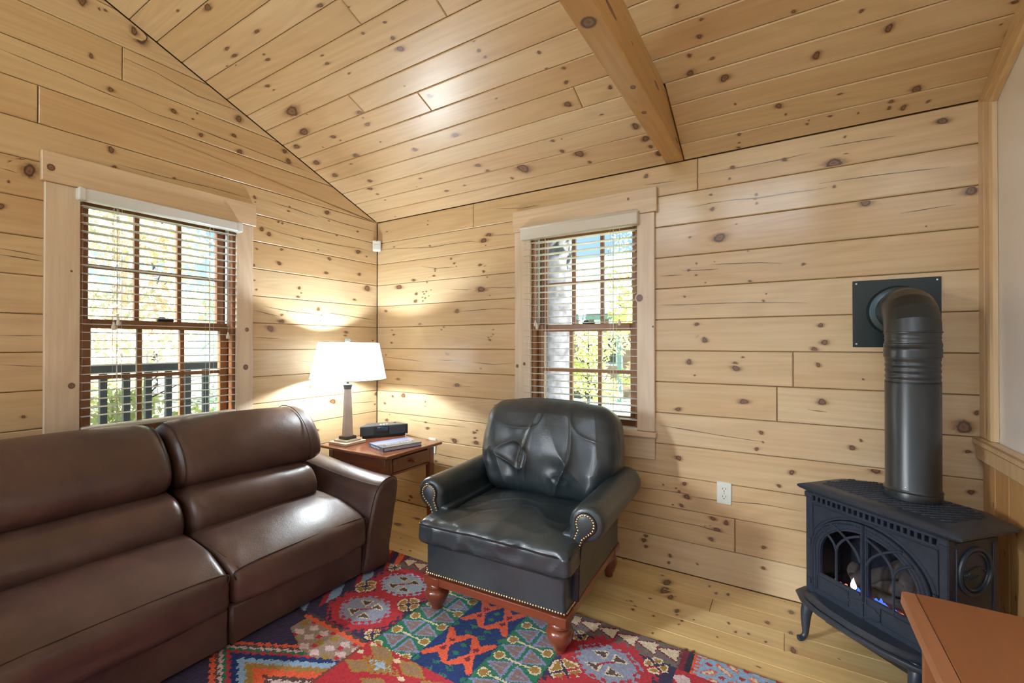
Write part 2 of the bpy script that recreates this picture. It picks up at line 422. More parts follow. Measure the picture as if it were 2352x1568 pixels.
L_con = leafmat('conifer_needles', [(.22,.40,.30,1),(.30,.48,.36,1),(.38,.54,.42,1)])
KNOTS = {
 'back': [(0.112,2.151,0.0064,0.0046),(0.554,2.176,0.0045,0.0034),(0.552,2.146,0.0056,0.0043),(0.194,2.018,0.0062,0.0045),(0.574,1.983,0.0067,0.0051),(1.111,1.993,0.0205,0.0171),(1.07,1.963,0.0208,0.0172),(1.087,1.927,0.0038,0.0031),(0.778,1.864,0.0083,0.0066),(0.808,1.828,0.0082,0.0065),(0.827,1.804,0.0041,0.0032),(0.626,1.802,0.0087,0.0067),(0.625,1.788,0.0066,0.005),(0.614,1.753,0.0099,0.0076),(0.408,1.733,0.0163,0.0121),(0.25,1.692,0.0268,0.0195),(0.435,1.628,0.0127,0.0095),(0.427,1.572,0.0162,0.0121),(0.506,1.639,0.0068,0.0051),(0.537,1.639,0.0067,0.0051),(0.517,1.623,0.0068,0.0051),(0.5,1.597,0.0057,0.0043),(0.527,1.59,0.0068,0.0051),(0.503,1.569,0.0068,0.0051),(0.563,1.605,0.0045,0.0034),(0.585,1.648,0.0044,0.0034),(1.049,1.623,0.0323,0.0175),(1.122,1.576,0.0037,0.0031),(1.078,1.788,0.0066,0.0055),(1.07,1.747,0.0094,0.0078),(1.04,1.795,0.0115,0.0094),(1.1,1.705,0.0047,0.0039),(0.102,1.508,0.0128,0.009),(0.834,1.479,0.0173,0.0137),(0.472,1.394,0.0103,0.0077),(0.191,1.315,0.01,0.0071),(0.172,1.351,0.0063,0.0045),(0.167,1.251,0.01,0.0071),(0.688,1.347,0.0054,0.0041),(0.71,1.367,0.0064,0.0049),(1.151,1.34,0.0055,0.0046),(1.148,1.307,0.0055,0.0046),(1.111,1.286,0.0056,0.0046),(1.123,1.268,0.0083,0.0069),(1.134,1.293,0.0037,0.0031),(1.326,1.226,0.0043,0.0037),(0.744,1.168,0.0105,0.0082),(0.103,1.152,0.0064,0.0045),(0.545,1.71,0.0067,0.0051),(0.242,0.962,0.0147,0.0106),(0.835,0.943,0.0183,0.0145),(1.045,1.069,0.0057,0.0047),(0.18,0.822,0.0125,0.0089),(0.299,0.836,0.0216,0.0158),(0.092,0.76,0.0115,0.0081),(0.529,0.802,0.0067,0.0051),(0.528,0.768,0.0045,0.0034),(1.172,0.819,0.0082,0.0069),(1.161,0.799,0.0046,0.0038),(1.145,0.758,0.011,0.0092),(0.115,0.626,0.0152,0.0108),(0.147,0.674,0.005,0.0036),(0.532,0.646,0.009,0.0068),(0.553,0.603,0.0134,0.0101),(0.991,0.617,0.0126,0.0102),(1.014,0.633,0.0077,0.0063),(0.996,0.578,0.0087,0.0071),(1.006,0.546,0.0173,0.0142),(0.812,0.538,0.0205,0.0162),(1.09,0.859,0.0131,0.0108),(0.634,0.365,0.0109,0.0084),(0.381,0.056,0.0141,0.0106),(0.363,0.026,0.0083,0.0062),(2.194,2.192,0.0104,0.0108),(2.635,2.15,0.0086,0.0098),(2.863,2.141,0.0082,0.0099),(3.019,2.095,0.0157,0.0129),(2.621,2.095,0.0049,0.0055),(2.532,2.027,0.0057,0.0062),(2.539,1.95,0.009,0.0099),(2.742,1.991,0.0056,0.0065),(2.744,1.947,0.0051,0.0059),(2.737,1.971,0.0046,0.0053),(2.652,1.856,0.0032,0.0036),(2.427,1.817,0.0053,0.0057),(2.573,1.795,0.0288,0.021),(2.46,1.672,0.0041,0.0044),(2.421,1.639,0.0059,0.0063),(2.458,1.61,0.0047,0.005),(2.548,1.673,0.0022,0.0025),(2.504,1.566,0.0029,0.0031),(2.713,1.557,0.0062,0.0071),(2.939,1.623,0.0061,0.0073),(2.703,1.715,0.0047,0.0053),(2.399,1.498,0.0048,0.0051),(2.772,1.456,0.0046,0.0052),(2.784,1.491,0.003,0.0035),(2.461,1.347,0.0093,0.01),(3.006,1.329,0.0113,0.009),(2.481,1.272,0.0115,0.0124),(2.5,1.262,0.0126,0.0136),(3.021,1.249,0.0143,0.0115),(2.981,1.216,0.0128,0.0102),(2.422,1.144,0.013,0.0138),(2.645,1.142,0.0086,0.0096),(2.648,1.116,0.0182,0.0134),(2.68,1.174,0.0048,0.0053),(2.45,1.074,0.0041,0.0044),(2.999,1.142,0.0081,0.0099),(2.684,0.949,0.0189,0.0141),(2.365,0.886,0.0145,0.0101),(3.011,0.969,0.0171,0.0138),(2.76,0.8,0.0086,0.0099),(2.768,0.753,0.004,0.0047),(2.74,0.715,0.0077,0.0088),(2.367,0.62,0.0133,0.0141),(2.89,0.622,0.0095,0.0113),(3.432,2.181,0.0162,0.0149),(3.101,2.195,0.0043,0.0055),(3.102,2.111,0.0065,0.0082),(3.059,2.082,0.0273,0.0225),(3.06,1.972,0.0053,0.0066),(3.518,1.872,0.0199,0.0185),(3.174,1.881,0.0207,0.0175),(3.558,1.772,0.004,0.0057),(3.379,1.744,0.0022,0.003),(2.997,1.143,0.0085,0.0103),(3.155,0.805,0.005,0.0064),(3.123,0.768,0.0119,0.0099),(3.493,0.898,0.0269,0.0246),(3.53,0.96,0.0068,0.0095),(3.504,0.799,0.0083,0.0076),(3.513,0.634,0.0101,0.0093),(2.889,0.621,0.0102,0.0121),(2.836,0.548,0.0091,0.0107),(3.208,0.681,0.0195,0.0166),(2.939,1.623,0.0056,0.0067),(3.164,1.082,0.0033,0.0042),(2.836,0.547,0.0075,0.0088),(2.397,0.486,0.0098,0.0105),(2.409,0.417,0.013,0.0139),(2.381,0.365,0.0092,0.0098),(2.369,0.438,0.006,0.0063),(2.353,0.454,0.004,0.0042),(2.337,0.361,0.004,0.0043),(2.286,0.462,0.0041,0.0043),(2.538,0.327,0.0135,0.0099),(2.601,0.318,0.0107,0.0121),(2.528,0.283,0.0049,0.0055),(2.502,0.276,0.0044,0.0048),(2.557,0.272,0.0146,0.0107),(2.529,0.217,0.0099,0.0109),(2.77,0.231,0.0077,0.0091),(2.768,0.128,0.0077,0.0091),(2.19,0.16,0.01,0.0103),(2.178,0.131,0.0115,0.0118),(2.19,0.099,0.0086,0.0089),(2.321,0.079,0.0081,0.0086),(2.314,0.039,0.0068,0.0072),(2.461,0.069,0.0045,0.0049)],
 'left': [(-1.812,2.882,0.0149,0.0223),(-1.749,2.885,0.0047,0.0068),(-1.727,2.892,0.0048,0.0069),(-1.779,2.637,0.0081,0.0116),(-1.705,2.509,0.0097,0.0133),(-1.763,2.344,0.0155,0.0213),(-1.816,2.341,0.0089,0.0125),(-1.656,2.287,0.0078,0.0103),(-1.702,2.21,0.0119,0.0158),(-1.69,2.122,0.0098,0.0129),(-2.006,2.055,0.0105,0.0158),(-2.039,2.029,0.0061,0.0093),(-1.984,2.013,0.0194,0.0286),(-2.046,1.944,0.0037,0.0055),(-2.067,1.832,0.0088,0.0133),(-1.998,0.92,0.0052,0.0076),(-0.913,2.309,0.0066,0.0068),(-0.479,2.294,0.0224,0.0204),(-0.502,2.328,0.0046,0.0042),(-0.996,2.17,0.009,0.0095),(-0.992,2.141,0.0035,0.0036),(-0.762,2.172,0.0048,0.0047),(-0.77,2.14,0.0063,0.0062),(-0.473,2.204,0.0168,0.0152),(-0.456,2.147,0.0047,0.0042),(-0.199,2.124,0.0075,0.0063),(-0.951,1.978,0.0121,0.0124),(-0.903,1.956,0.0125,0.0126),(-0.84,2.051,0.0069,0.0068),(-0.813,2.047,0.0062,0.0061),(-0.389,2.055,0.0068,0.006),(-0.668,1.974,0.0067,0.0063),(-0.192,1.965,0.0183,0.0152),(-0.111,1.942,0.0067,0.0055),(-0.544,1.918,0.0045,0.0041),(-0.983,1.846,0.0063,0.0065),(-0.818,1.871,0.0077,0.0075),(-0.452,1.869,0.0132,0.0117),(-0.835,1.777,0.013,0.0127),(-1,1.739,0.0069,0.0071),(-0.478,1.761,0.0121,0.0107),(-0.182,1.79,0.0129,0.0107),(-0.102,1.688,0.027,0.0216),(-0.996,1.644,0.0049,0.005),(-0.984,1.586,0.0056,0.0057),(-0.691,1.628,0.0099,0.0093),(-0.676,1.595,0.005,0.0046),(-0.7,1.566,0.0091,0.0085),(-0.226,1.586,0.0105,0.0087),(-0.542,1.491,0.0126,0.0112),(-0.815,1.436,0.0085,0.0082),(-0.819,1.388,0.0185,0.0178),(-0.775,1.463,0.0039,0.0038),(-0.516,1.449,0.0045,0.004),(-0.525,1.408,0.0045,0.004),(-0.892,1.341,0.02,0.0196),(-0.305,1.331,0.0132,0.011),(-0.312,1.306,0.0093,0.0078),(-0.046,1.269,0.0066,0.0052),(-0.606,0.941,0.01,0.0091),(-0.42,0.815,0.022,0.0191),(-0.555,0.621,0.0133,0.0121),(-0.601,0.553,0.013,0.012),(-0.006,0.832,0.0162,0.0127),(-0.022,0.748,0.008,0.0063),(-0.606,1.025,0.012,0.0109),(-1.583,2.847,0.0297,0.0404),(-1.612,2.858,0.0145,0.02),(-1.436,2.521,0.0111,0.0139),(-1.321,2.56,0.0042,0.0051),(-1.343,2.518,0.0042,0.0051),(-1.094,2.625,0.0181,0.0203),(-1.302,2.444,0.01,0.0119),(-1.122,2.512,0.0105,0.0118),(-1.088,2.422,0.0165,0.0181),(-1.239,2.34,0.015,0.0171),(-1.187,2.334,0.0077,0.0087),(-1.195,2.377,0.0139,0.0157),(-0.798,2.535,0.0137,0.014),(-0.771,2.477,0.0159,0.016),(-1.612,2.391,0.0127,0.0167),(-1.432,2.153,0.0052,0.0063)],
 'ceil': [(0.337,1.676,0.0102,0.0043),(0.516,1.62,0.0275,0.0124),(0.645,1.445,0.0169,0.0085),(0.377,1.413,0.0182,0.0087),(0.377,1.454,0.0168,0.0078),(0.244,1.513,0.0176,0.0077),(0.555,1.352,0.0091,0.0047),(0.546,1.325,0.0138,0.0072),(0.261,1.391,0.0091,0.0042),(0.376,1.22,0.0155,0.0081),(0.388,1.189,0.0078,0.0041),(0.352,1.046,0.05,0.0296),(0.277,0.908,0.0389,0.0225),(0.097,0.837,0.0263,0.0149),(0.124,0.877,0.0112,0.0063),(0.101,0.682,0.0291,0.0176),(1.083,1.399,0.0154,0.0089),(1.321,1.224,0.008,0.0054),(1.303,1.153,0.0108,0.0075),(1.3,1.098,0.0187,0.0133),(0.872,1.225,0.0081,0.0048),(0.858,1.184,0.0125,0.0075),(0.93,1.098,0.0082,0.0053),(1.207,1.341,0.0065,0.004),(1.667,0.998,0.0065,0.0054),(1.662,0.949,0.0088,0.0074),(1.673,0.912,0.0066,0.0057),(1.172,0.931,0.0048,0.0035),(1.266,0.833,0.0123,0.0097),(0.784,0.884,0.0262,0.0175),(0.756,0.809,0.0172,0.0118),(0.768,0.855,0.006,0.0041),(0.444,0.812,0.0184,0.0116),(0.467,0.773,0.0071,0.0046),(0.463,0.638,0.0236,0.016),(0.73,0.675,0.0065,0.0046),(1.239,0.565,0.0179,0.0155),(0.911,0.553,0.016,0.0127),(1.604,0.697,0.005,0.0046),(1.231,0.314,0.0159,0.0151),(1.266,0.251,0.0136,0.0134),(0.186,0.625,0.015,0.0095),(0.131,0.545,0.0245,0.0158),(0.36,0.419,0.0179,0.0129),(0.762,0.329,0.0098,0.0081),(0.291,0.355,0.0205,0.0149),(0.302,0.289,0.0103,0.0077),(0.866,0.169,0.0125,0.0113),(1.031,0.181,0.0077,0.0073),(1.481,0.222,0.0227,0.0241),(1.923,0.84,0.008,0.0076),(1.998,0.731,0.0073,0.0074),(1.98,0.66,0.009,0.0093),(1.921,0.757,0.0055,0.0054),(2.165,0.564,0.0091,0.0103),(1.939,0.543,0.0162,0.0175),(2.216,0.306,0.0152,0.0195),(1.767,0.35,0.0085,0.0095),(1.82,0.347,0.0033,0.0037),(1.787,0.264,0.0113,0.013),(2.243,0.211,0.0155,0.0207),(2.255,0.15,0.0086,0.0117),(1.873,0.218,0.0238,0.0285),(1.906,0.138,0.0085,0.0106),(1.5,0.207,0.035,0.0377),(1.389,0.15,0.0088,0.0093),(2.288,0.093,0.0158,0.0222),(2.512,0.814,0.0063,0.0071),(2.522,0.596,0.0074,0.0092),(2.512,0.51,0.0133,0.0169),(2.588,0.731,0.0057,0.0067),(2.571,0.665,0.0085,0.0102),(2.642,0.44,0.0153,0.0206),(2.895,0.639,0.0059,0.0076),(2.974,0.424,0.0126,0.0179),(2.671,0.288,0.0038,0.0054),(2.842,0.217,0.0108,0.0164),(2.869,0.159,0.0037,0.0056),(2.673,0.103,0.0071,0.0108),(2.669,0.046,0.0041,0.0064),(2.665,0.004,0.0105,0.0165),(2.959,0.093,0.0027,0.0043),(2.953,0.073,0.0046,0.0073),(3.194,0.454,0.0115,0.0163),(3.103,0.557,0.0056,0.0076),(3.327,0.133,0.014,0.0223),(3.252,0.098,0.007,0.0113),(3.25,0.064,0.0059,0.0096),(3.299,0.049,0.0092,0.015),(3.377,0.054,0.0053,0.0086),(3.142,0.073,0.0034,0.0056),(3.132,0.115,0.0076,0.0122),(3.549,0.296,0.0098,0.0146),(3.56,0.209,0.0059,0.0089)],
 'floor': [(2.336,-0.144,0.0165,0.035),(2.344,-0.224,0.0184,0.038),(2.381,-0.274,0.0118,0.024),(2.432,-0.372,0.0088,0.0174),(2.647,-0.348,0.0044,0.0094),(2.679,-0.399,0.0038,0.008),(2.794,-0.253,0.0068,0.0153),(2.881,-0.287,0.0075,0.0166),(2.529,-0.066,0.0041,0.0095),(2.567,-0.117,0.0051,0.0116),(2.619,-0.098,0.0055,0.0129),(2.348,-0.469,0.0044,0.0082),(2.254,-0.469,0.0053,0.0094),(2.521,-0.632,0.0074,0.0135),(2.546,-0.626,0.0055,0.0101),(2.885,-0.106,0.0081,0.0193),(2.889,-0.407,0.0097,0.0206),(2.792,-0.405,0.0036,0.0077),(2.255,-0.432,0.0048,0.0086),(2.209,-0.411,0.0037,0.0066),(2.438,-0.403,0.0032,0.0063),(2.466,-0.435,0.0052,0.0102),(2.46,-0.472,0.0031,0.0059),(2.51,-0.403,0.0026,0.0052),(2.616,-0.477,0.0028,0.0057),(2.727,-0.384,0.0038,0.0079),(2.415,-0.633,0.0044,0.0078),(2.376,-0.594,0.0036,0.0063),(0.586,-0.336,0.0249,0.0228),(0.627,-0.19,0.0221,0.0219)],
}
CHECKS = {
 'back': [[(0.048,2.01),(0.2,2.004),(0.37,1.987),(0.598,1.971),(0.791,1.974),(0.953,1.971),(1.04,1.955)],[(1.134,1.99),(1.322,1.975)],[(0.982,2.178),(1.18,2.167),(1.374,2.139),(1.514,2.139)],[(0.852,1.476),(1.011,1.48),(1.18,1.484),(1.338,1.471)],[(1.087,1.632),(1.338,1.618)],[(0.049,1.138),(0.275,1.124),(0.509,1.106)],[(0.642,1.122),(0.893,1.118),(1.152,1.1),(1.33,1.116)],[(0.486,1.836),(0.626,1.808),(0.812,1.801)],[(0.77,1.641),(0.972,1.624)],[(0.01,0.923),(0.311,0.921),(0.599,0.925),(0.812,0.915)],[(0.883,0.937),(0.996,0.937)],[(0.588,0.421),(0.852,0.416),(0.996,0.414)],[(0.359,0.653),(0.643,0.641),(0.913,0.647)],[(2.184,2.144),(2.362,2.134),(2.466,2.131)],[(2.472,2.149),(2.621,2.144),(2.753,2.143),(2.863,2.145),(2.972,2.151)],[(2.41,1.978),(2.537,1.983),(2.648,1.982),(2.763,1.972),(2.91,1.974),(3.034,1.973)],[(2.525,1.659),(2.647,1.654),(2.762,1.648),(2.851,1.634)],[(2.385,1.64),(2.491,1.633),(2.57,1.633)],[(2.268,1.617),(2.391,1.616)],[(2.268,1.458),(2.432,1.453),(2.657,1.452),(2.786,1.447),(2.955,1.436)],[(2.267,0.789),(2.43,0.777),(2.601,0.764),(2.759,0.755)],[(2.832,0.932),(2.954,0.929),(3.03,0.924)],[(3.001,2.166),(3.133,2.163),(3.28,2.156)],[(3,1.998),(3.132,1.997),(3.256,1.993),(3.353,1.989),(3.456,1.983),(3.563,1.981)],[(3.294,1.813),(3.473,1.822)],[(2.132,0.424),(2.312,0.433),(2.431,0.433)],[(2.431,0.423),(2.563,0.426),(2.744,0.443),(2.931,0.442)],[(2.053,0.274),(2.27,0.274),(2.469,0.273),(2.637,0.26)]],
 'left': [[(-2.073,2.505),(-1.982,2.501),(-1.893,2.497),(-1.786,2.488),(-1.687,2.481),(-1.625,2.485)],[(-2.071,1.996),(-2.018,1.99)],[(-1.625,2.485),(-1.54,2.469),(-1.393,2.476),(-1.176,2.467),(-0.85,2.461),(-0.586,2.455)],[(-1.677,2.146),(-1.502,2.146),(-1.251,2.157),(-1.029,2.154)],[(-1.654,2.695),(-1.522,2.693),(-1.324,2.66),(-1.097,2.674)],[(-0.9,2.17),(-0.754,2.164),(-0.543,2.154)],[(-0.534,2.164),(-0.304,2.156),(-0.005,2.16)],[(-0.943,1.997),(-0.817,1.98),(-0.672,1.976),(-0.497,1.979),(-0.304,1.986),(-0.19,1.994),(-0.045,1.984)],[(-1.015,1.456),(-0.92,1.44),(-0.831,1.423)],[(-0.942,1.485),(-0.769,1.464),(-0.586,1.456),(-0.514,1.448)],[(-0.514,1.472),(-0.303,1.459),(-0.004,1.434)],[(-1.015,1.282),(-0.83,1.279)],[(-2.07,1.65),(-1.943,1.64)],[(-2.07,1.625),(-1.987,1.62),(-1.94,1.615)],[(-2.068,1.278),(-1.939,1.279)],[(-2.068,1.152),(-1.939,1.14)],[(-0.713,1.127),(-0.566,1.109)],[(-0.374,0.795),(-0.234,0.782),(-0.006,0.771)]],
}

# ------------------------------------------------------------------ room geometry
HE, SL, X2, YB = 2.236, 0.40927, 3.56, -5.20
TH = math.atan(SL); CT, ST = math.cos(TH), math.sin(TH)
def frame(o, x, y):
    x = Vector(x); y = Vector(y); z = x.cross(y)
    return Matrix(((x.x,y.x,z.x,o[0]),(x.y,y.y,z.y,o[1]),(x.z,y.z,z.z,o[2]),(0,0,0,1)))
F_back = frame((0,0,0), (1,0,0), (0,0,1))
F_left = frame((0,0,0), (0,1,0), (0,0,1))
F_ceil = frame((0,0,HE), (1,0,0), (0,-CT,ST))
F_floor = frame((0,0,0), (1,0,0), (0,1,0))
F_right = frame((X2,0,0), (0,0,1), (0,1,0))      # u up, v along y, facing -x

def inside(poly, u, v, mg=0.0):
    n = len(poly); A = sum(poly[i][0]*poly[(i+1)%n][1]-poly[(i+1)%n][0]*poly[i][1] for i in range(n)); sg = 1 if A > 0 else -1
    for i in range(n):
        x0,y0 = poly[i]; x1,y1 = poly[(i+1)%n]; l = math.hypot(x1-x0,y1-y0) or 1e-9
        if sg*((x1-x0)*(v-y0)-(y1-y0)*(u-x0))/l < mg: return False
    return True
def clamp_in(poly, u, v, c):
    """pull a point towards c until it lies inside the outline"""
    if inside(poly, u, v): return u, v
    lo, hi = 0.0, 1.0
    for _ in range(12):
        t = (lo+hi)/2
        if inside(poly, c[0]+(u-c[0])*t, c[1]+(v-c[1])*t): lo = t
        else: hi = t
    return c[0]+(u-c[0])*lo, c[1]+(v-c[1])*lo

def plank(name, F, parent, poly, mat, t=.022, bev=.004, knots=(), cracks=(), gap=.0013, w=0.0, extra=0):
    """one board: outline poly in the wall's (u,v), front face at w; its knots and drying checks lie in its face"""
    poly = inset_poly(poly, gap); ou = min(p[0] for p in poly); ov = min(p[1] for p in poly)
    P = [(p[0]-ou, p[1]-ov) for p in poly]; n = len(P); In = inset_poly(P, bev)
    mb = MB(); vs = [(x,y,-t) for x,y in P]+[(x,y,-bev) for x,y in P]+[(x,y,0) for x,y in In]
    fs = [tuple(range(n))[::-1], tuple(range(2*n,3*n))]
    for r in (0, n):
        for i in range(n): fs.append((r+i, r+(i+1)%n, r+n+(i+1)%n, r+n+i))
    mb.add(vs, fs); kn = [0.0]*len(mb.v); ck = [0.0]*len(mb.v); lift = .00025
    for (u, v, ru, rv) in knots:
        u, v = u-ou, v-ov
        if not inside(P, u, v, 0.001): continue
        lift += .00002; seg = 12; ring = [(.0,1.0,1),(.46,.80,1),(.78,.55,1),(.96,.38,1.05),(1.7,.0,2.3)]
        vs = [(u,v,lift)]; kk = [1.0]; ph = random.random()*6.28
        for q, (rr, val, st) in enumerate(ring[1:]):
            for k in range(seg):
                a = 2*PI*k/seg; j = 1+.13*math.sin(2*a+ph)+.08*math.sin(3*a+2*ph)+random.uniform(-.06,.06)
                x, y = clamp_in(In, u+ru*rr*st*j*math.cos(a), v+rv*rr*j*math.sin(a), (min(max(u,.006),9),v))
                vs.append((x,y,lift)); kk.append(val)
        f2 = [(0,1+k,1+(k+1)%seg) for k in range(seg)]
        for q in range(3):
            b = 1+q*seg
            for k in range(seg): f2.append((b+k, b+seg+k, b+seg+(k+1)%seg, b+(k+1)%seg))
        mb.add(vs, f2); kn += kk; ck += [0.0]*len(vs)
    for line in cracks:
        pts = [(u-ou,v-ov) for u,v in line]; pts = [p for p in pts if inside(P, p[0], p[1], .002)]
        if len(pts) < 2: continue
        den = []
        for i in range(len(pts)-1):
            m = max(2, int(abs(pts[i+1][0]-pts[i][0])/.05))
            for q in range(m): den.append((pts[i][0]+(pts[i+1][0]-pts[i][0])*q/m, pts[i][1]+(pts[i+1][1]-pts[i][1])*q/m+random.uniform(-.0012,.0012)))
        den.append(pts[-1]); vs = []; cc = []; f2 = []; nd = len(den); lift += .00002
        for i, (x,y) in enumerate(den):
            e = .0021*min(1, 4*min(i, nd-1-i)/nd+.25)*random.uniform(.6,1.2)
            for s2 in (-1,1):
                vs.append((x, y+s2*e, lift)); cc.append(1.0)
            if i: f2.append((2*i-2,2*i-1,2*i+1,2*i))
        mb.add(vs, f2); kn += [0.0]*len(vs); ck += cc
    # flip safety: knots are flat sheets lying in the board's face, normals are recalculated by build()
    return mb.build(name, mat, parent, F @ Matrix.Translation((ou, ov, w)), smooth=False, attrs={'knot': kn, 'crack': ck})
def rnd_knots(u0, u1, v0, v1, n, r=(.004,.012)):
    out = []
    for _ in range(n):
        q = random.uniform(*r); out.append((random.uniform(u0,u1), random.uniform(v0,v1), q*random.uniform(1,1.5), q))
    return out

# backing walls: named structure, boards are their children
def slab(name, boxes, mat):
    mb = MB()
    for (x0,x1,y0,y1,z0,z1) in boxes: mb.box(((x0+x1)/2,(y0+y1)/2,(z0+z1)/2), (x1-x0,y1-y0,z1-z0))
    return struct(mb.build(name, mat, smooth=False))
BW = (1.455, 2.146, .740, 1.985)      # back window opening u0,u1,v0,v1
LW = (-1.820, -1.112, .740, 1.985)    # left window opening
LW2 = (-4.70, -3.90, .740, 1.985)     # second left window, behind the camera
T = .022
wall_back = slab('wall_back', [(-.2,BW[0],T,.17,-.2,2.6),(BW[1],X2+.2,T,.17,-.2,2.6),(BW[0],BW[1],T,.17,-.2,BW[2]),(BW[0],BW[1],T,.17,BW[3],2.6)], M_groove)
wall_left = slab('wall_left', [(-.17,-T,YB-.2,LW2[0],-.2,4.6),(-.17,-T,LW2[1],LW[0],-.2,4.6),(-.17,-T,LW2[0],LW2[1],-.2,LW2[2]),(-.17,-T,LW2[0],LW2[1],LW2[3],4.6),(-.17,-T,LW[1],T,-.2,4.6),(-.17,-T,LW[0],LW[1],-.2,LW[2]),(-.17,-T,LW[0],LW[1],LW[3],4.6)], M_groove)
wall_right = slab('wall_right', [(X2,X2+.15,YB-.2,0.0,-.2,4.6)], M_plaster)
floor = slab('floor', [(-.2,X2+.2,YB-.2,.2,-.2,-T)], M_groove)
mb = MB(); q = [(-.2,-.2),(X2+.2,-.2),(X2+.2,6.0),(-.2,6.0)]
mb.prism(q, -T-.14, -T, lambda p,q2,t: tuple(F_ceil @ Vector((p,q2,t)))); ceiling = struct(mb.build('ceiling', M_groove, smooth=False))
# wall behind the camera with two tall windows
fw = [(0.40,1.70),(1.95,3.25)]
wall_front = slab('wall_front', [(-.2,.40,YB-.15,YB,-.2,4.6),(1.70,1.95,YB-.15,YB,-.2,4.6),(3.25,X2+.2,YB-.15,YB,-.2,4.6),(.40,1.70,YB-.15,YB,-.2,.35),(1.95,3.25,YB-.15,YB,-.2,.35),(.40,1.70,YB-.15,YB,3.75,4.6),(1.95,3.25,YB-.15,YB,3.75,4.6)], M_plaster)
for i, (x0,x1) in enumerate(fw):
    mb = MB()
    for x in (x0+.03, (x0+x1)/2, x1-.03): mb.box((x, YB-.05, 2.05), (.06,.06,3.4))
    for z in (.38, 1.2, 2.05, 2.9, 3.72): mb.box(((x0+x1)/2, YB-.05, z), (x1-x0,.055,.06))
    w_ = struct(mb.build('window_%d' % (3+i), M_sash, smooth=False))
    mb = MB(); mb.box(((x0+x1)/2, YB-.07, 2.05), (x1-x0,.004,3.4)); mb.build('pane', M_glass, w_, smooth=False)

# ---- boards of the back wall
def cut(u0, u1, v0, v1, hole):
    """split a board row at the window hole (casing covers the ends)"""
    h0,h1,g0,g1 = hole
    if v1 <= g0+.02 or v0 >= g1-.02: return [(u0,u1)]
    out = []
    if u0 < h0: out.append((u0, min(u1,h0)))
    if u1 > h1: out.append((max(u0,h1), u1))
    return out
BB = {12:[.98,2.466], 6:[2.896], 5:[2.829], 1:[2.641], 10:[], 3:[1.2], 0:[1.9], 8:[]}
for i in range(13):
    v0, v1 = .172*i, .172*(i+1); us = [0.0]+BB.get(i,[])+[X2]
    for a, b in zip(us[:-1], us[1:]):
        for (u0,u1) in cut(a, b, v0, v1, (BW[0]-.03,BW[1]+.03,BW[2],BW[3])):
            plank('plank', F_back, wall_back, [(u0,v0),(u1,v0),(u1,v1),(u0,v1)], M_pine, knots=KNOTS['back'], cracks=CHECKS['back'])
# ---- boards of the left (gable) wall
LB = {13:[-1.958], 15:[-1.659], 14:[-3.3], 16:[-3.0], 2:[-2.9]}
for i in range(4,12): LB[i] = [-2.35-.16*((i*5) % 8)]
def clip_gable(poly):
    out = []; n = len(poly); d = lambda p: HE-SL*p[0]-p[1]
    for i in range(n):
        p, q = poly[i], poly[(i+1)%n]; dp, dq = d(p), d(q)
        if dp >= 0: out.append(p)
        if (dp > 0 > dq) or (dp < 0 < dq):
            t = dp/(dp-dq); out.append((p[0]+(q[0]-p[0])*t, p[1]+(q[1]-p[1])*t))
    return out
for i in range(26):
    v0, v1 = .172*i, .172*(i+1)
    us = [YB]+sorted(LB.get(i,[]))+[0.0]
    for a, b in zip(us[:-1], us[1:]):
        hl = LW2 if b < -2.3 else LW
        for (u0,u1) in cut(a, b, v0, v1, (hl[0]-.03,hl[1]+.03,hl[2],hl[3])):
            poly = clip_gable([(u0,v0),(u1,v0),(u1,v1),(u0,v1)])
            if len(poly) < 3 or max(p[1] for p in poly)-v0 < .03 or max(p[0] for p in poly)-u0 < .05: continue
            kn = (KNOTS['left'] if u1 > -2.3 else [])+rnd_knots(YB,-2.15,v0,v1,5)
            plank('plank', F_left, wall_left, poly, M_pine, knots=kn, cracks=CHECKS['left'])
# ---- boards of the sloped ceiling
cb_ = {9:[1.213], 8:[.807], 11:[1.201], 10:[1.614], 6:[], 5:[], 7:[2.001], 13:[2.6], 15:[1.0], 18:[2.2], 20:[.9]}
sv = [0.0]+[(.107+.1174*k)/CT for k in range(44)]
def crow(y): return min(range(len(sv)-1), key=lambda k: abs((sv[k]+sv[k+1])/2*CT+y))
cbut = {}
for (x,y) in ((1.201,-1.208),(1.614,-1.083),(.807,-.875),(1.213,-.756),(2.001,-.522),(2.9,-1.6),(.6,-1.9),(1.9,-2.1)): cbut.setdefault(crow(y),[]).append(x)
BX0, BX1 = 2.308, 2.396
for k in range(len(sv)-1):
    v0, v1 = sv[k], sv[k+1]
    if v0*CT > -YB+.05: break
    us = [0.0]+sorted(cbut.get(k,[]))+[X2]
    if v0*CT < .455: us = sorted(us+[BX0,BX1])
    for a, b in zip(us[:-1], us[1:]):
        if abs(a-BX0) < 1e-6 and abs(b-BX1) < 1e-6: continue
        g = .0025 if (abs(a-BX1) < 1e-6) else 0
        plank('plank', F_ceil, ceiling, [(a+g,v0),(b,v0),(b,v1),(a+g,v1)], M_ceil, knots=KNOTS['ceil']+rnd_knots(a,b,v0,v1,1,(.003,.007)))
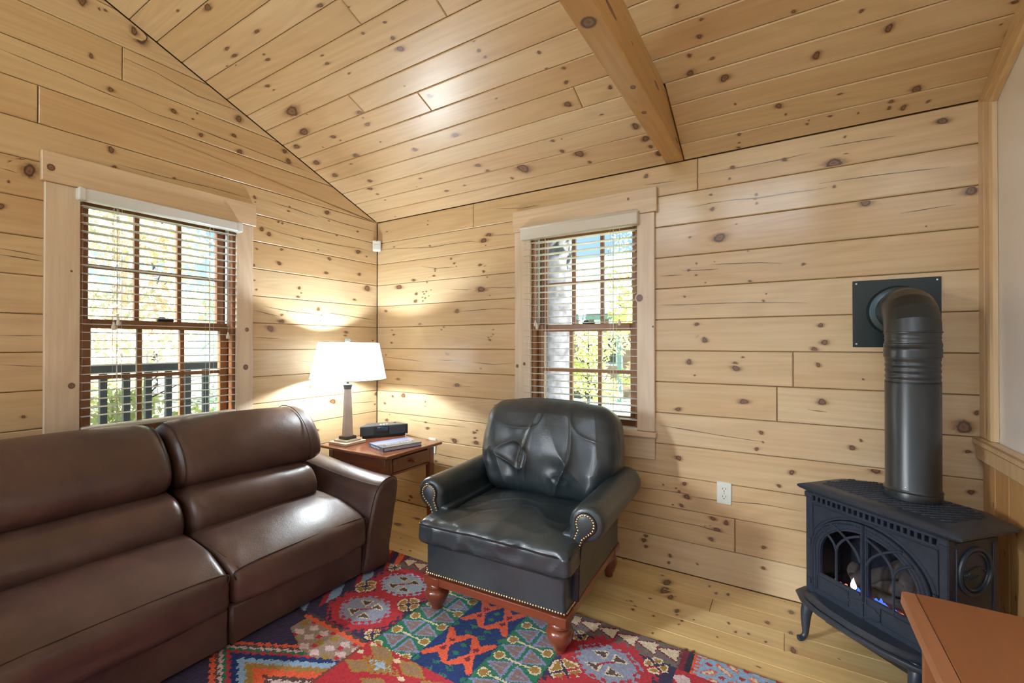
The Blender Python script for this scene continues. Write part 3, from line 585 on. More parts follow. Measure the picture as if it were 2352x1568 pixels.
# ---- floor boards
fy = [0.0,-.04,-.175,-.297,-.428,-.548]
while fy[-1] > YB: fy.append(fy[-1]-.125)
for k in range(len(fy)-1):
    v1, v0 = fy[k], fy[k+1]; us = [0.0, X2]
    if k == 2: us = [0.0, 2.56, X2]
    elif k != 1 and k < 20 and k % 2: us = [0.0, random.uniform(.5,3.0), X2]
    for a, b in zip(us[:-1], us[1:]):
        kn = KNOTS['floor']+(rnd_knots(a,b,v0,v1,int((b-a)*3),(.002,.006)) if k < 22 else [])
        plank('floorboard', F_floor, floor, [(a,v0),(b,v0),(b,v1),(a,v1)], M_floor, bev=.0012, gap=.0009, knots=kn)
# ---- beam
mb = MB(); L_ = 5.16; mb.box((0,0,0), (BX1-BX0, L_, .187), .003)
beam = mb; kn = [0.0]*len(mb.v)
def beam_knot(F, u, v, ru, rv):
    seg = 14; base = Vector(F[0]); ux = Vector(F[1]); vx = Vector(F[2]); n = Vector(F[3])
    vs = [base+ux*u+vx*v+n*.0004]; kk = [1.0]
    for rr, val in ((.55,.8),(.92,.55),(1.1,.38),(1.5,0)):
        for k in range(seg):
            a = 2*PI*k/seg; vs.append(base+ux*(u+ru*rr*math.cos(a))+vx*(v+rv*rr*math.sin(a))+n*.0004); kk.append(val)
    f2 = [(0,1+k,1+(k+1)%seg) for k in range(seg)]
    for q in range(3):
        b = 1+q*seg
        for k in range(seg): f2.append((b+k,b+seg+k,b+seg+(k+1)%seg,b+(k+1)%seg))
    mb.add(vs, f2); kn.extend(kk)
Cb = Vector(((BX0+BX1)/2, -L_/2-.002, 2.236+.0935))
bot = (Vector((0,0,-.0935)), (1,0,0), (0,1,0), (0,0,-1)); sid = (Vector(((BX1-BX0)/2,0,0)), (0,1,0), (0,0,1), (1,0,0))
for (x,y,ru,rv) in ((2.350,-1.254,.022,.024),(2.365,-.835,.009,.012),(2.350,-.622,.009,.011)): beam_knot(bot, x-Cb.x, y-Cb.y, ru, rv)
for (y,z,ru,rv) in ((-1.18,2.305,.05,.008),(-.592,2.353,.035,.009),(-.181,2.276,.028,.008),(-.95,2.33,.012,.003)): beam_knot(sid, y-Cb.y, z-Cb.z, ru, rv)
bo = mb.build('ceiling_beam', M_beam, None, Matrix.Translation(Cb), smooth=False, attrs={'knot': kn, 'crack': [0.0]*len(kn)})
struct(bo); bo.name = 'trim_1'
# ---- right wall: wainscot, cap, corner and rake trim
y = 0.0; k = 0
while y > -3.0:
    y1 = y-.125
    plank('wainscot_board', F_right, wall_right, [(0.0,y1),(.835,y1),(.835,y),(0.0,y)], M_wains, t=.012, w=.012, knots=rnd_knots(.05,.8,y1,y,4,(.004,.012)), bev=.004)
    y = y1
mb = MB(); mb.box((0,0,0), (.045, 3.0, .028), .006); struct(mb.build('trim_2', M_trim, None, Matrix.Translation((X2-.0225,-1.502,.850))))
mb = MB(); mb.box((0,0,0), (.020, 3.0, .06), .004); struct(mb.build('trim_3', M_trim, None, Matrix.Translation((X2-.024,-1.502,.806))))
def corner_profile(n=1.0):
    return [(0,0),(.020,0),(.020,.052),(.015,.056),(.015,.060),(.020,.064),(.020,.112),(.014,.122),(0,.124)]
mb = MB(); mb.prism(corner_profile(), 0.0, 1.0, lambda p,q,t: (-p, -q, .866 if t < .5 else HE-.502*q-.001))
struct(mb.build('trim_4', M_trim, None, Matrix.Translation((X2-.001,-.001,0)), smooth=False))
mb = MB(); mb.prism(corner_profile(), 0.0, 1.0, lambda p,q,t: (-p, -q-.001 if t < .5 else -5.1, HE+SL*(q if t < .5 else 5.1)-.911*q-.001))
struct(mb.build('trim_5', M_trimy, None, Matrix.Translation((X2-.001,-.001,0)), smooth=False))
mb = MB(); mb.box((0,0,0), (.014, 4.0, .14), .003); struct(mb.build('baseboard_right', M_trim, None, Matrix.Translation((X2-.020,-2.02,.072))))

# ------------------------------------------------------------------ windows
M_cas_v, M_cas_h = M_casing, M_casingh
def make_window(name, F, hole, knL):
    """F: frame with u along the wall, v up, w into the room"""
    u0,u1,v0,v1 = hole; uc = (u0+u1)/2
    root = bpy.data.objects.new(name, None); COL.objects.link(root); struct(root); root.matrix_world = F
    def bx(nm, a, mat, par=root, bev=.002, kn=None):
        (x0,x1),(y0,y1),(z0,z1) = a; c = Vector(((x0+x1)/2,(y0+y1)/2,(z0+z1)/2)); m = MB(); m.box((0,0,0), (x1-x0,y1-y0,z1-z0), bev)
        n0 = len(m.v); ks = [0.0]*n0
        for (ku,kv,kr) in (kn or []):
            seg = 10; zz = (z1-z0)/2+.0004; vs = [(ku-c.x,kv-c.y,zz)]; kk = [1.0]
            for rr, val in ((.6,.8),(1.0,.5),(1.6,0)):
                for k in range(seg): a2 = 2*PI*k/seg; vs.append((ku-c.x+kr*rr*math.cos(a2), kv-c.y+kr*rr*1.1*math.sin(a2), zz)); kk.append(val)
            f2 = [(0,1+k,1+(k+1)%seg) for k in range(seg)]
            for q in range(2):
                b = 1+q*seg
                for k in range(seg): f2.append((b+k,b+seg+k,b+seg+(k+1)%seg,b+(k+1)%seg))
            m.add(vs, f2); ks += kk
        return m.build(nm, mat, par, Matrix.Translation(c), smooth=False, attrs={'knot': ks, 'crack': [0.0]*len(ks)})
    cw = .120
    bx('casing', ((u0-cw,u0),(.752,1.978),(.0005,.021)), M_cas_v, bev=.003, kn=knL[0])
    bx('casing', ((u1,u1+cw-.022),(.752,1.978),(.0005,.021)), M_cas_v, bev=.003, kn=knL[1])
    bx('head_casing', ((u0-cw-.012,u1+cw-.008),(1.979,2.115),(.0005,.030)), M_cas_h, bev=.003, kn=knL[2])
    bx('sill', ((u0-cw-.012,u1+cw-.010),(.722,.751),(-.02,.050)), M_cas_h, bev=.005)
    bx('apron', ((u0-cw,u1+cw-.022),(.597,.721),(.0005,.020)), M_cas_h, bev=.003)
    # jambs of the reveal
    for a in (((u0-.002,u0+.016),(v0,v1),(-.175,-.002)), ((u1-.016,u1+.002),(v0,v1),(-.175,-.002)), ((u0+.016,u1-.016),(v1-.016,v1+.002),(-.175,-.002)), ((u0+.016,u1-.016),(v0-.002,v0+.012),(-.175,-.002))): bx('jamb', a, M_sash)
    # pale track on the jambs
    for uu in (u0+.019, u1-.019): bx('track', ((uu-.003,uu+.003),(1.35,v1-.02),(-.075,-.050)), M_blind)
    def sash(nm, y0, y1, d, rail_b, mun):
        a, b = u0+.018, u1-.018; st = .042; tk = .032
        s = bx(nm, ((a,a+st),(y0,y1),(d-tk/2,d+tk/2)), M_sash); ms = s.data
        m = MB()
        c = Vector(((a+a+st)/2,(y0+y1)/2,d))
        for (x0,x1,z0,z1) in ((a,a+st,y0,y1),(b-st,b,y0,y1),(a+st,b-st,y1-.045,y1),(a+st,b-st,y0,y0+rail_b)):
            m.box(((x0+x1)/2-c.x,(z0+z1)/2-c.y,0), (x1-x0,z1-z0,tk), .003)
        bpy.data.objects.remove(s); s = m.build(nm, M_sash, root, Matrix.Translation(c), smooth=False)
        def child(nm2, q, mat, bev=.002):
            (x0,x1),(z0,z1),(w0,w1) = q; mm = MB(); mm.box(((x0+x1)/2-c.x,(z0+z1)/2-c.y,(w0+w1)/2-d), (x1-x0,z1-z0,w1-w0), bev); return mm.build(nm2, mat, s, None, smooth=False)
        ga, gb, g0, g1 = a+st, b-st, y0+rail_b, y1-.045; xs = [ga+(gb-ga)*k/3 for k in range(4)]
        for k in (1,2): child('muntin', ((xs[k]-.011,xs[k]+.011),(g0,g1),(d-.012,d+.012)), M_sash)
        child('muntin', ((ga,gb),(mun-.010,mun+.010),(d-.011,d+.011)), M_sash)
        for k in range(3):
            for (z0,z1) in ((g0,mun),(mun,g1)): child('pane', ((xs[k],xs[k+1]),(z0,z1),(d-.002,d+.002)), M_glass, 0)
        return s
    sash('upper_sash', 1.325, v1-.018, -.108, .036, 1.632)
    lo = sash('lower_sash', v0+.012, 1.365, -.068, .062, 1.074)
    mm = MB(); mm.box((uc+.02-(u0+.018+.021), 1.372-(v0+.012+1.365)/2, .0), (.075,.014,.03), .004); mm.box((uc+.005-(u0+.018+.021), 1.382-(v0+.012+1.365)/2, .0), (.03,.014,.02), .004)
    mm.build('sash_lock', M_dark, lo)
    return root
make_window('window_1', F_left, LW, ([(-1.85,1.582,.004),(-1.848,1.046,.011)], [(-1.059,1.098,.013),(-1.052,1.33,.010)], [(-1.922,2.042,.012)]))
make_window('window_2', F_back, BW, ([(1.356,1.096,.009),(1.409,1.111,.008)], [(2.161,1.501,.016),(2.236,1.338,.004)], [(2.1,2.07,.006)]))
make_window('window_5', F_left, LW2, ([], [], []))

# ------------------------------------------------------------------ blinds
def make_blind(F, u0, u1, z_top, z_bot, label, valance_h, valance_mat, ends, side):
    root = thing('window_blind', label, 'blind', group='slatted blinds'); root.matrix_world = F
    uc = (u0+u1)/2; L = u1-u0
    m = MB(); m.box((uc, z_top-valance_h/2, .032), (L+.018, valance_h, .050), .006)
    if ends:
        for x in (u0-.004, u1+.004): m.box((x, z_top-valance_h/2, .033), (.030, valance_h+.004, .056), .006)
    else: m.box((uc, z_top-.012, .036), (L+.026, .018, .056), .008)
    m.build('valance', valance_mat, root)
    # thin slightly curved slat, sharing one mesh
    m = MB(); n = 6; vs = []
    for k in range(n+1):
        s = -1+2*k/n; z = .0012*(1-s*s)
        for x in (-L/2+.004, L/2-.004): vs += [(x, z+.0012, .025*s), (x, z-.0012, .025*s)]
    fs = []
    for k in range(n):
        b = 4*k; fs += [(b,b+2,b+6,b+4),(b+1,b+5,b+7,b+3),(b,b+4,b+5,b+1),(b+2,b+3,b+7,b+6)]
    fs += [(0,1,3,2),(4*n,4*n+2,4*n+3,4*n+1)]; m.add(vs, fs)
    z = z_top-valance_h-.020; first = None
    zs = []
    while z > z_bot+.045: zs.append(z); z -= .0402
    for z in zs:
        if first is None: first = m.build('slat', M_blind, root, Matrix.Translation((uc, z, .004))); continue
        c = first.copy(); COL.objects.link(c); c.parent = root; c.matrix_local = Matrix.Translation((uc, z, .004)) @ Matrix.Rotation(random.uniform(-.02,.02), 4, 'X')
    m = MB(); m.box((uc, z_bot+.012, .004), (L-.006, .022, .052), .005); m.build('bottom_rail', M_blindc, root)
    m = MB()
    for fx in (.20, .80):
        x = u0+L*fx
        for dx, w in ((-.010,-.021),(.010,-.021),(-.010,.030),(.010,.030),(0,.004)): m.tube([(x+dx, z_top-valance_h, w),(x+dx, z_bot+.02, w)], .0009, 4)
    m.build('ladder_cord', M_cord, root)
    for x, zb, nm in side:
        m = MB(); m.tube([(x, z_top-valance_h, .036),(x+.002, zb+.3, .038),(x, zb+.02, .037)], .0010, 5); pc = m.build('pull_cord', M_cord, root)
        m = MB(); m.lathe([(.0,.026),(.004,.024),(.006,.012),(.010,.004),(.010,-.010),(.006,-.014),(0,-.015)], 10, Matrix.Translation((x, zb, .037)) @ Matrix.Rotation(-PI/2, 4, 'X')); m.build('tassel', M_blindc, pc)
    T_ = Matrix.Translation((uc, z_bot, 0)); root.matrix_world = F @ T_
    for ch in root.children: ch.matrix_basis = T_.inverted() @ ch.matrix_basis
    return root
make_blind(F_left, -1.818, -1.114, 1.976, .822, 'white slatted blind with cool white box valance on the window behind the sofa', .056, M_blindw, True, [(-1.700,1.325,0),(-1.682,1.345,0),(-1.170,1.285,0)])
make_blind(F_back, 1.405, 2.152, 2.000, .742, 'white slatted blind with cream valance on the window behind the armchair', .086, M_blindc, False, [(1.500,1.368,0),(1.512,1.348,0),(2.05,1.36,0)])

# ------------------------------------------------------------------ rug: tufted pile, one colour per tuft
def cs(r,g,b,k=1.0):
    c = srgb(r,g,b); return np.array([c[0]*k, c[1]*k, c[2]*k])
def rug_paint(X, Y):
    C = np.zeros(X.shape+(3,)); n = X.shape
    NAVY=cs(52,42,74); NIGHT=cs(40,34,52); RED=cs(178,40,52); LB=cs(160,182,205); GB=cs(138,144,166); GOLD=cs(158,120,54); CREAM=cs(216,200,168)
    GREEN=cs(36,112,82); TAUPE=cs(134,108,98); LAV=cs(132,138,180); BLUE=cs(20,48,104); ORANGE=cs(222,92,58); PINK=cs(206,182,184); BROWN=cs(84,66,62); WINE=cs(120,28,50); SKY=cs(140,170,200)
    def put(mask, col): C[mask] = col
    def poly(pts):
        m = np.zeros(n, bool); k = len(pts); j = k-1
        for i in range(k):
            xi,yi = pts[i]; xj,yj = pts[j]
            with np.errstate(divide='ignore', invalid='ignore'): c = ((yi > Y) != (yj > Y)) & (X < (xj-xi)*(Y-yi)/(yj-yi+1e-12)+xi)
            m ^= c; j = i
        return m
    def rect(x0,x1,y0,y1): return (X >= x0) & (X < x1) & (Y >= y0) & (Y < y1)
    put(X > -9, NIGHT)
    # far border strip with cream saw triangles
    b = rect(.70,3.2,-.768,-.60); put(b, cs(112,98,94))
    xx = np.mod(X-2.088, .0835)/.0835; up = -.694+.030*xx; lo = -.698-.040*xx
    put(b & (Y < up+.007) & (Y > lo-.007) & (xx > .02), WINE); put(b & (Y < up) & (Y > lo) & (xx > .07) & (xx < .95), CREAM)
    # left end band
    s = rect(.70,1.02,-.768,-.60); put(s, ORANGE); put(s & (np.mod(X*1+Y*.6,.10) < .035), NAVY); put(s & (np.mod(X+Y*.6,.10) > .075), WINE)
    s = rect(.70,1.0,-1.29,-.768); put(s, NAVY); put(s & (np.mod(X*1.2+Y,.2) < .08), SKY); put(s & (np.mod(X*1.2+Y,.2) > .16), RED)
    # navy blocks with red medallions
    def medallion(cx, cy, rx, ry, inner):
        a = np.abs(X-cx)/rx; c = np.abs(Y-cy)/ry; jag = .07*np.sign(np.sin(X*150))*np.sign(np.sin(Y*150)); d = np.maximum(np.maximum(a, c)*.92, (a+c)*.66)+jag
        put(d < 1, RED); put(d < .66, inner)
        for sx in (-1,1):
            for sy in (-1,1):
                ex, ey = cx+sx*rx*.26, cy+sy*ry*.30; tx = (X-ex)*sx; ty = (Y-ey)*sy
                e = np.maximum(np.abs(ty)*1.5-(-tx*.55+.016), np.abs(tx)-.026); put(e < .006, CREAM); put(e < -.002, BROWN)
        put((np.abs((X-cx)/rx-(Y-cy)/ry) < .05) & (np.abs(X-cx) < rx*.16), RED)
    def gold_x(cx, cy, r):
        dx, dy = np.abs(X-cx), np.abs(Y-cy); q = np.maximum(dx,dy) < r
        stair = np.floor((dx+dy)/.012)*.012 < r*1.25; arms = q & stair & (np.abs(dx-dy) > .007); put(arms & ((dx+dy) > .014), CREAM)
        put(arms & (np.maximum(dx,dy) < r*.84) & (np.abs(dx-dy) > .013) & (np.floor((dx+dy)/.012)*.012 < r*1.05), GOLD)
    put(rect(1.0,1.40,-1.287,-.768), NAVY); put(rect(2.09,2.51,-1.287,-.768), NAVY)
    medallion(1.195,-.885,.170,.125,LB); medallion(1.20,-1.135,.170,.130,GB); gold_x(1.345,-1.003,.055); gold_x(1.045,-1.0,.055)
    for (x,y) in ((1.37,-1.24),(1.03,-.79),(1.37,-.785)): gold_x(x,y,.035)
    medallion(2.275,-.885,.165,.130,GB); gold_x(2.155,-1.005,.058); gold_x(2.44,-.80,.045); gold_x(2.12,-.79,.035); medallion(2.28,-1.14,.165,.13,LB)
    # green columns with bar pairs and lavender edged leaves
    def green(x0, x1, c, ys, lx, rx):
        put(rect(x0,x1,-1.272,-.768), GREEN); cx = (lx+rx)/2
        for y in ys:
            put((np.abs(Y-y) < .0042) & (X > lx) & (X < rx), CREAM)
            for x in (lx, rx):
                d = np.maximum(np.abs(X-x), np.abs(Y-y))+.3*np.minimum(np.abs(X-x), np.abs(Y-y)); put(d < .024, CREAM); put(d < .018, GOLD)
        for y in [ys[0]+.055]+[q-.055 for q in ys]:
            for sx in (-1,1):
                t = (X-cx)*sx; h = .047*np.clip(1-(t-.012)/.098, 0, 1); ins = (t > .008) & (t < .105) & (np.abs(Y-y+sx*.004) < h); put(ins, LAV)
                ins2 = (t > .018) & (t < .085) & (np.abs(Y-y+sx*.004) < h-.009); put(ins2, TAUPE); put(ins2 & (np.abs(Y-y+sx*.004) < .0025) & (t < .07), LAV)
    green(1.40,1.615,.0,(-.829,-.939,-1.050,-1.162,-1.272),1.432,1.590); green(1.865,2.09,.0,(-.847,-.958,-1.065,-1.173,-1.28),1.897,2.056)
    put(rect(1.397,1.403,-1.272,-.768), cs(40,60,60))
    # blue column with orange arrows
    put(rect(1.615,1.865,-1.272,-.768), BLUE); cx = 1.742
    cb = rect(1.618,1.862,-1.272,-.768)
    for cy in (-.995,-1.245,-.745):
        for x in (cx-.062, cx+.062):
            for sy in (1,-1):
                t = .135-(Y-cy)*sy; h = .006+t*.60; notch = (t > .066) & (np.abs(X-x) < (t-.066)*1.1); ar = (t > 0) & (t < .104) & (np.abs(X-x) < h) & ~notch; put(ar & cb, ORANGE)
                put(ar & cb & (np.abs(X-x) < .012) & (t > .030) & (t < .046), WINE); put(ar & cb & (np.abs(X-x) < .004) & (t > .018) & (t < .05), WINE)
            for sy in (1,-1):
                g = (np.abs(X-cx-np.sign(x-cx)*.034)*1.0+np.abs(Y-cy-sy*.022)*1.4 < .022) & (np.mod(X*1.3+Y*sy,.014) > .004); put(g & cb, GREEN)
        for sy in (-1,1): put((np.abs(X-cx)+np.abs(Y-cy-sy*.100)*1.2 < .017) & cb, GREEN)
        for x in (cx-.116,cx+.116): put((np.abs(X-x)+np.abs(Y-cy)*.8 < .016) & cb, GREEN)
    # right end: narrow bands, then a blue panel with orange blotches
    put(rect(2.512,2.535,-.775,-.60), WINE); put(rect(2.535,2.556,-.775,-.60), NIGHT); s = rect(2.556,3.2,-.775,-.60); put(s, SKY)
    put(s & (X < 2.575+.008*np.sign(np.sin(Y*300))), ORANGE)
    blot = np.sin(X*62+1.2*np.sin(Y*55))*np.sin(Y*70+.8*np.sin(X*40)); put(s & (blot > .42) & (X > 2.59), ORANGE); put(s & (blot > .72) & (X > 2.59), CREAM); put(s & (blot < -.72), RED)
    s = rect(2.51,3.2,-1.4,-.775); put(s, RED); blot = np.sin(X*34)*np.sin(Y*40); put(s & (blot > .55), PINK); put(s & (blot < -.6), GB)
    # near half: red field with gold stars
    s = rect(1.395,2.6,-2.6,-1.272); put(s, RED)
    for (x,y,rx,ry,ang) in ((1.49,-1.300,.085,.030,-.12),(1.655,-1.305,.085,.030,-.12),(1.47,-1.395,.075,.030,.1),(1.60,-1.43,.075,.03,.1),(1.80,-1.33,.08,.03,0)):
        u = (X-x)*math.cos(ang)+(Y-y)*math.sin(ang); v = -(X-x)*math.sin(ang)+(Y-y)*math.cos(ang); d = np.abs(u)/rx+np.abs(v)/ry*.8; put(s & (d < 1), GOLD); put(s & (d < .72), cs(150,118,86))
    d = np.abs(X-1.54)/.095+np.abs(Y-1*-1.352)/.045+.16*np.sign(np.sin(X*170))*np.sign(np.sin(Y*210)); put(s & (d < 1), GOLD); put(s & (d < .5), LB)
    for (x,y) in ((1.424,-1.283),(1.415,-1.340),(1.575,-1.300),(1.66,-1.36)): put(s & (np.abs(X-x)+np.abs(Y-y)*1.8 < .022), CREAM)
    # near left: orange zigzag, beige flower panel, concentric stripes
    z = (Y < -1.284) & (Y > -1.318-.006) & (X > 1.0) & (X < 1.397); put(z, BROWN); put(z & (Y < -1.290-.012*np.abs(np.sin(X*70)))  , ORANGE)
    d = .5*(1.50-X)+np.abs(Y+1.615)+.0035*np.sign(np.sin(X*190)); s = (X < 1.392) & (Y < -1.318) & (X > .7)
    bands = [(.00,PINK),(.125,BROWN),(.145,ORANGE),(.180,GOLD),(.208,SKY),(.236,BLUE),(.262,RED),(.277,GREEN),(.291,PINK),(.304,BROWN),(.317,ORANGE),(.335,NAVY)]
    for i,(d0,c) in enumerate(bands): put(s & (d >= d0), c)
    s = (X > 1.03) & (X < 1.392) & (Y < -1.318) & (Y > -1.462) & (d > .296-.62*(X-1.03)*.2) & (Y > -1.46+ (1.20-X).clip(0)*.38); put(s, cs(150,128,112))
    for iy, y in enumerate((-1.345,-1.392,-1.438)):
        for k in range(6):
            x = 1.055+.068*k+(.034 if iy % 2 else 0); a = np.abs(X-x)/.030+np.abs(Y-y)/.021; put(s & (a < 1), PINK if (k+iy) % 3 else cs(150,120,50))
            a = np.maximum(np.abs(X-x-.034), np.abs(Y-y-.023)*1.2); put(s & (a < .012) & ((k+iy) % 2 == 0), RED)
    put((np.abs(X-1.394) < .007) & (Y < -1.318), cs(120,60,50))
    return C
def make_rug():
    x0,x1,y0,y1 = .80,3.02,-2.35,-.645; st = .0052; nx = int((x1-x0)/st); ny = int((y1-y0)/st)
    xs = np.linspace(x0,x1,nx+1); ys = np.linspace(y0,y1,ny+1); GX, GY = np.meshgrid(xs, ys)
    jx = RNG.uniform(-.0016,.0016,GX.shape); jy = RNG.uniform(-.0016,.0016,GX.shape); Z = .0115+RNG.uniform(-.0012,.0012,GX.shape)
    e = np.minimum(np.minimum(GX-x0,x1-GX),np.minimum(GY-y0,y1-GY)); Z = np.where(e < .004, .0005, Z)
    V = np.stack([GX+jx, GY+jy, Z], -1).reshape(-1,3); W_ = nx+1
    I = (np.arange(ny)[:,None]*W_+np.arange(nx)[None,:]).reshape(-1); F = np.stack([I,I+1,I+1+W_,I+W_],1)
    me = bpy.data.meshes.new('rug'); me.vertices.add(len(V)); me.vertices.foreach_set('co', V.reshape(-1).astype(np.float32))
    me.loops.add(F.size); me.loops.foreach_set('vertex_index', F.reshape(-1).astype(np.int32)); me.polygons.add(len(F))
    me.polygons.foreach_set('loop_start', (np.arange(len(F))*4).astype(np.int32)); me.polygons.foreach_set('loop_total', np.full(len(F),4,np.int32)); me.update(calc_edges=True); me.validate()
    cx = (GX[:-1,:-1]+st/2)+RNG.uniform(-.0026,.0026,(ny,nx)); cy = (GY[:-1,:-1]+st/2)+RNG.uniform(-.0022,.0022,(ny,nx))
    C = rug_paint(cx, cy).reshape(-1,3)*RNG.uniform(.82,1.16,(nx*ny,1)); C4 = np.concatenate([C, np.ones((len(C),1))],1)
    at = me.attributes.new('tuft', 'FLOAT_COLOR', 'FACE'); at.data.foreach_set('color', C4.reshape(-1).astype(np.float32))
    m, nt, b = newmat('wool_rug'); a = N(nt, 'ShaderNodeAttribute', attribute_name='tuft'); nt.links.new(a.outputs['Color'], b.inputs['Base Color']); b.inputs['Roughness'].default_value = .95
    b.inputs['Specular IOR Level'].default_value = .1; b.inputs['Sheen Weight'].default_value = .15; me.materials.append(m)
    o = bpy.data.objects.new('patterned_rug', me); COL.objects.link(o); tag(o, 'multicoloured patchwork patterned wool rug under the armchair and sofa', 'rug'); return o
make_rug()
RUGZ = .0115

# ------------------------------------------------------------------ sofa (faces +x, back along the left wall)
def make_sofa():
    OX, OY = .50, -1.58
    root = thing('leather_sofa', 'brown leather two-seat sofa with headrest cushions below the left window', 'sofa', (OX,OY,0))
    def fn(x, z, y): return (x-OX, y-OY, z)
    def cushion(name, prof, y0, y1, r, seed, k=5, crown=.0, seam=None, lab=None, wr=.0035):
        P = smooth_closed(prof, k); m = MB(); m.puff(P, rounded_stations(y0, y1, r, 44, 6), fn)
        V = np.array(m.v); c = np.array([np.mean([p[0] for p in prof])-OX, (y0+y1)/2-OY, np.mean([p[1] for p in prof])])
        d = V-c; d[:,1] = 0; d = d/np.maximum(np.linalg.norm(d,axis=1,keepdims=True),1e-6)
        t = (V[:,1]-c[1])/((y1-y0)/2); V = V+d*(crown*(1-t**2))[:,None]
        V = V+d*(swave(V, 9, seed, 3)*wr*1.2+(ridged(V*np.array([1,2.6,1.4]), 13, seed+5)**3-.4)*wr*1.7*np.clip(np.abs(t)*2.2-1.0,0,1.2))[:,None]
        m.v = [tuple(p) for p in V]; o = m.build(name, M_brown, root, angle=60)
        if seam:
            sm = MB()
            for line in seam: sm.tube([(x-OX, y-OY, z) for x,y,z in line], .0026, 6)
            sm.build('seam', M_browns, o)
        return o
    YS = -1.605; ym, yl = -.925, -2.285
    seat = [(.955,.178),(.978,.24),(.974,.295),(.950,.325),(.86,.362),(.74,.392),(.62,.405),(.52,.40),(.46,.36),(.46,.22),(.52,.178),(.75,.172)]
    for y0,y1,sd in ((YS+.003,ym,3),(yl,YS-.003,8)):
        sm = smooth_open([(.968,y0+.012,.285),(.957,y0+.035,.323),(.955,(y0+y1)/2,.331),(.957,y1-.035,.323),(.968,y1-.012,.285)],6)
        side = smooth_open([(.957,y0+.030,.323),(.80,y0+.012,.370),(.62,y0+.012,.388)],5)
        cushion('seat_cushion', seat, y0, y1, .035, sd, crown=.012, seam=[sm, side])
    lum = [(.47,.36),(.585,.375),(.622,.425),(.612,.49),(.56,.545),(.48,.565),(.38,.56),(.31,.48),(.34,.38)]
    for y0,y1,sd in ((YS-.012+.02,-.962,13),(yl,YS-.012,18)):
        cushion('lumbar_cushion', lum, y0, y1, .045, sd, crown=.006, wr=.004)
    head = [(.36,.548),(.445,.556),(.492,.60),(.492,.675),(.448,.755),(.375,.822),(.30,.852),(.22,.852),(.16,.815),(.135,.74),(.17,.63),(.26,.56)]
    def headseam(y):
        P = smooth_closed(head,5); return [(p+.0025*np.sign(p-.3), y, q+.002) for p,q in P if p > .2 or q > .8]
    for y0,y1,sd,sy in ((YS+.006,-.845,23,(-.945,-1.572)),(yl-.03,YS-.006,28,(-1.640,-2.2))):
        o = cushion('head_cushion', head, y0, y1, .060, sd, crown=.010, wr=.0045)
        for yy in sy:
            s2 = MB(); path = [(x-OX, yy-OY, z) for x,y,z in headseam(yy)]
            c = np.mean(path,0); ins = .012 if min(abs(yy-y0),abs(yy-y1)) < .07 else -.006
            path = [tuple(np.array(p)+(c-np.array(p))/max(np.linalg.norm(c-np.array(p)),1e-6)*(ins-.002)) for p in path]
            s2.tube(path, .0024, 6, caps=True); s2.build('seam', M_browns, o)
    # arms, leaning outwards, sweeping up to the back
    armp = [(-.940,.024),(-.933,.12),(-.922,.22),(-.900,.32),(-.868,.415),(-.836,.462),(-.800,.484),(-.755,.492),(-.722,.482),(-.708,.452),(-.716,.38),(-.742,.25),(-.765,.12),(-.775,.024)]
    def rise(x): t = min(1,max(0,(.90-x)/.70)); return .075*t**1.6
    for sgn in (1,-1):
        def fa(y, z, x):
            yy = y if sgn > 0 else -3.21-y
            return (x-OX, yy-OY-(.02*sgn*(1-(x-.1)/.87) if z > .25 else 0), z+rise(x)*min(1,z/.45)**2)
        m = MB(); m.puff(smooth_closed(armp,4), [(.10,.0)]+[(.10+.855*i/16,0) for i in range(1,17)]+[(.964,.003),(.972,.010),(.976,.020)], fa)
        o = m.build('arm', M_brown, root, angle=50)
        s2 = MB(); P = [p for p in smooth_closed(armp,4)]; P = P[2:-8]
        s2.tube([tuple(np.array(fa(p,q,.958))+np.array([.003,0,0])) for p,q in P], .0026, 6)
        top = [(.955-.80*i/12) for i in range(13)]; s2.tube([tuple(np.array(fa(-.838,.461,x))+np.array([0,-.002*sgn,.002])) for x in top], .0026, 6); s2.build('seam', M_browns, o)
    for y0,y1 in ((YS,-.938),(-2.272,YS)):
        m = MB(); m.box((.515-OX,(y0+y1)/2-OY,.100), (.872,abs(y1-y0)-.004,.162), .012); m.build('base_panel', M_brown, root)
    m = MB(); m.box((.135-OX,OY-OY-.025,.40), (.13,1.34,.76), .03); m.build('back_frame', M_brown, root)
    return root
make_sofa()

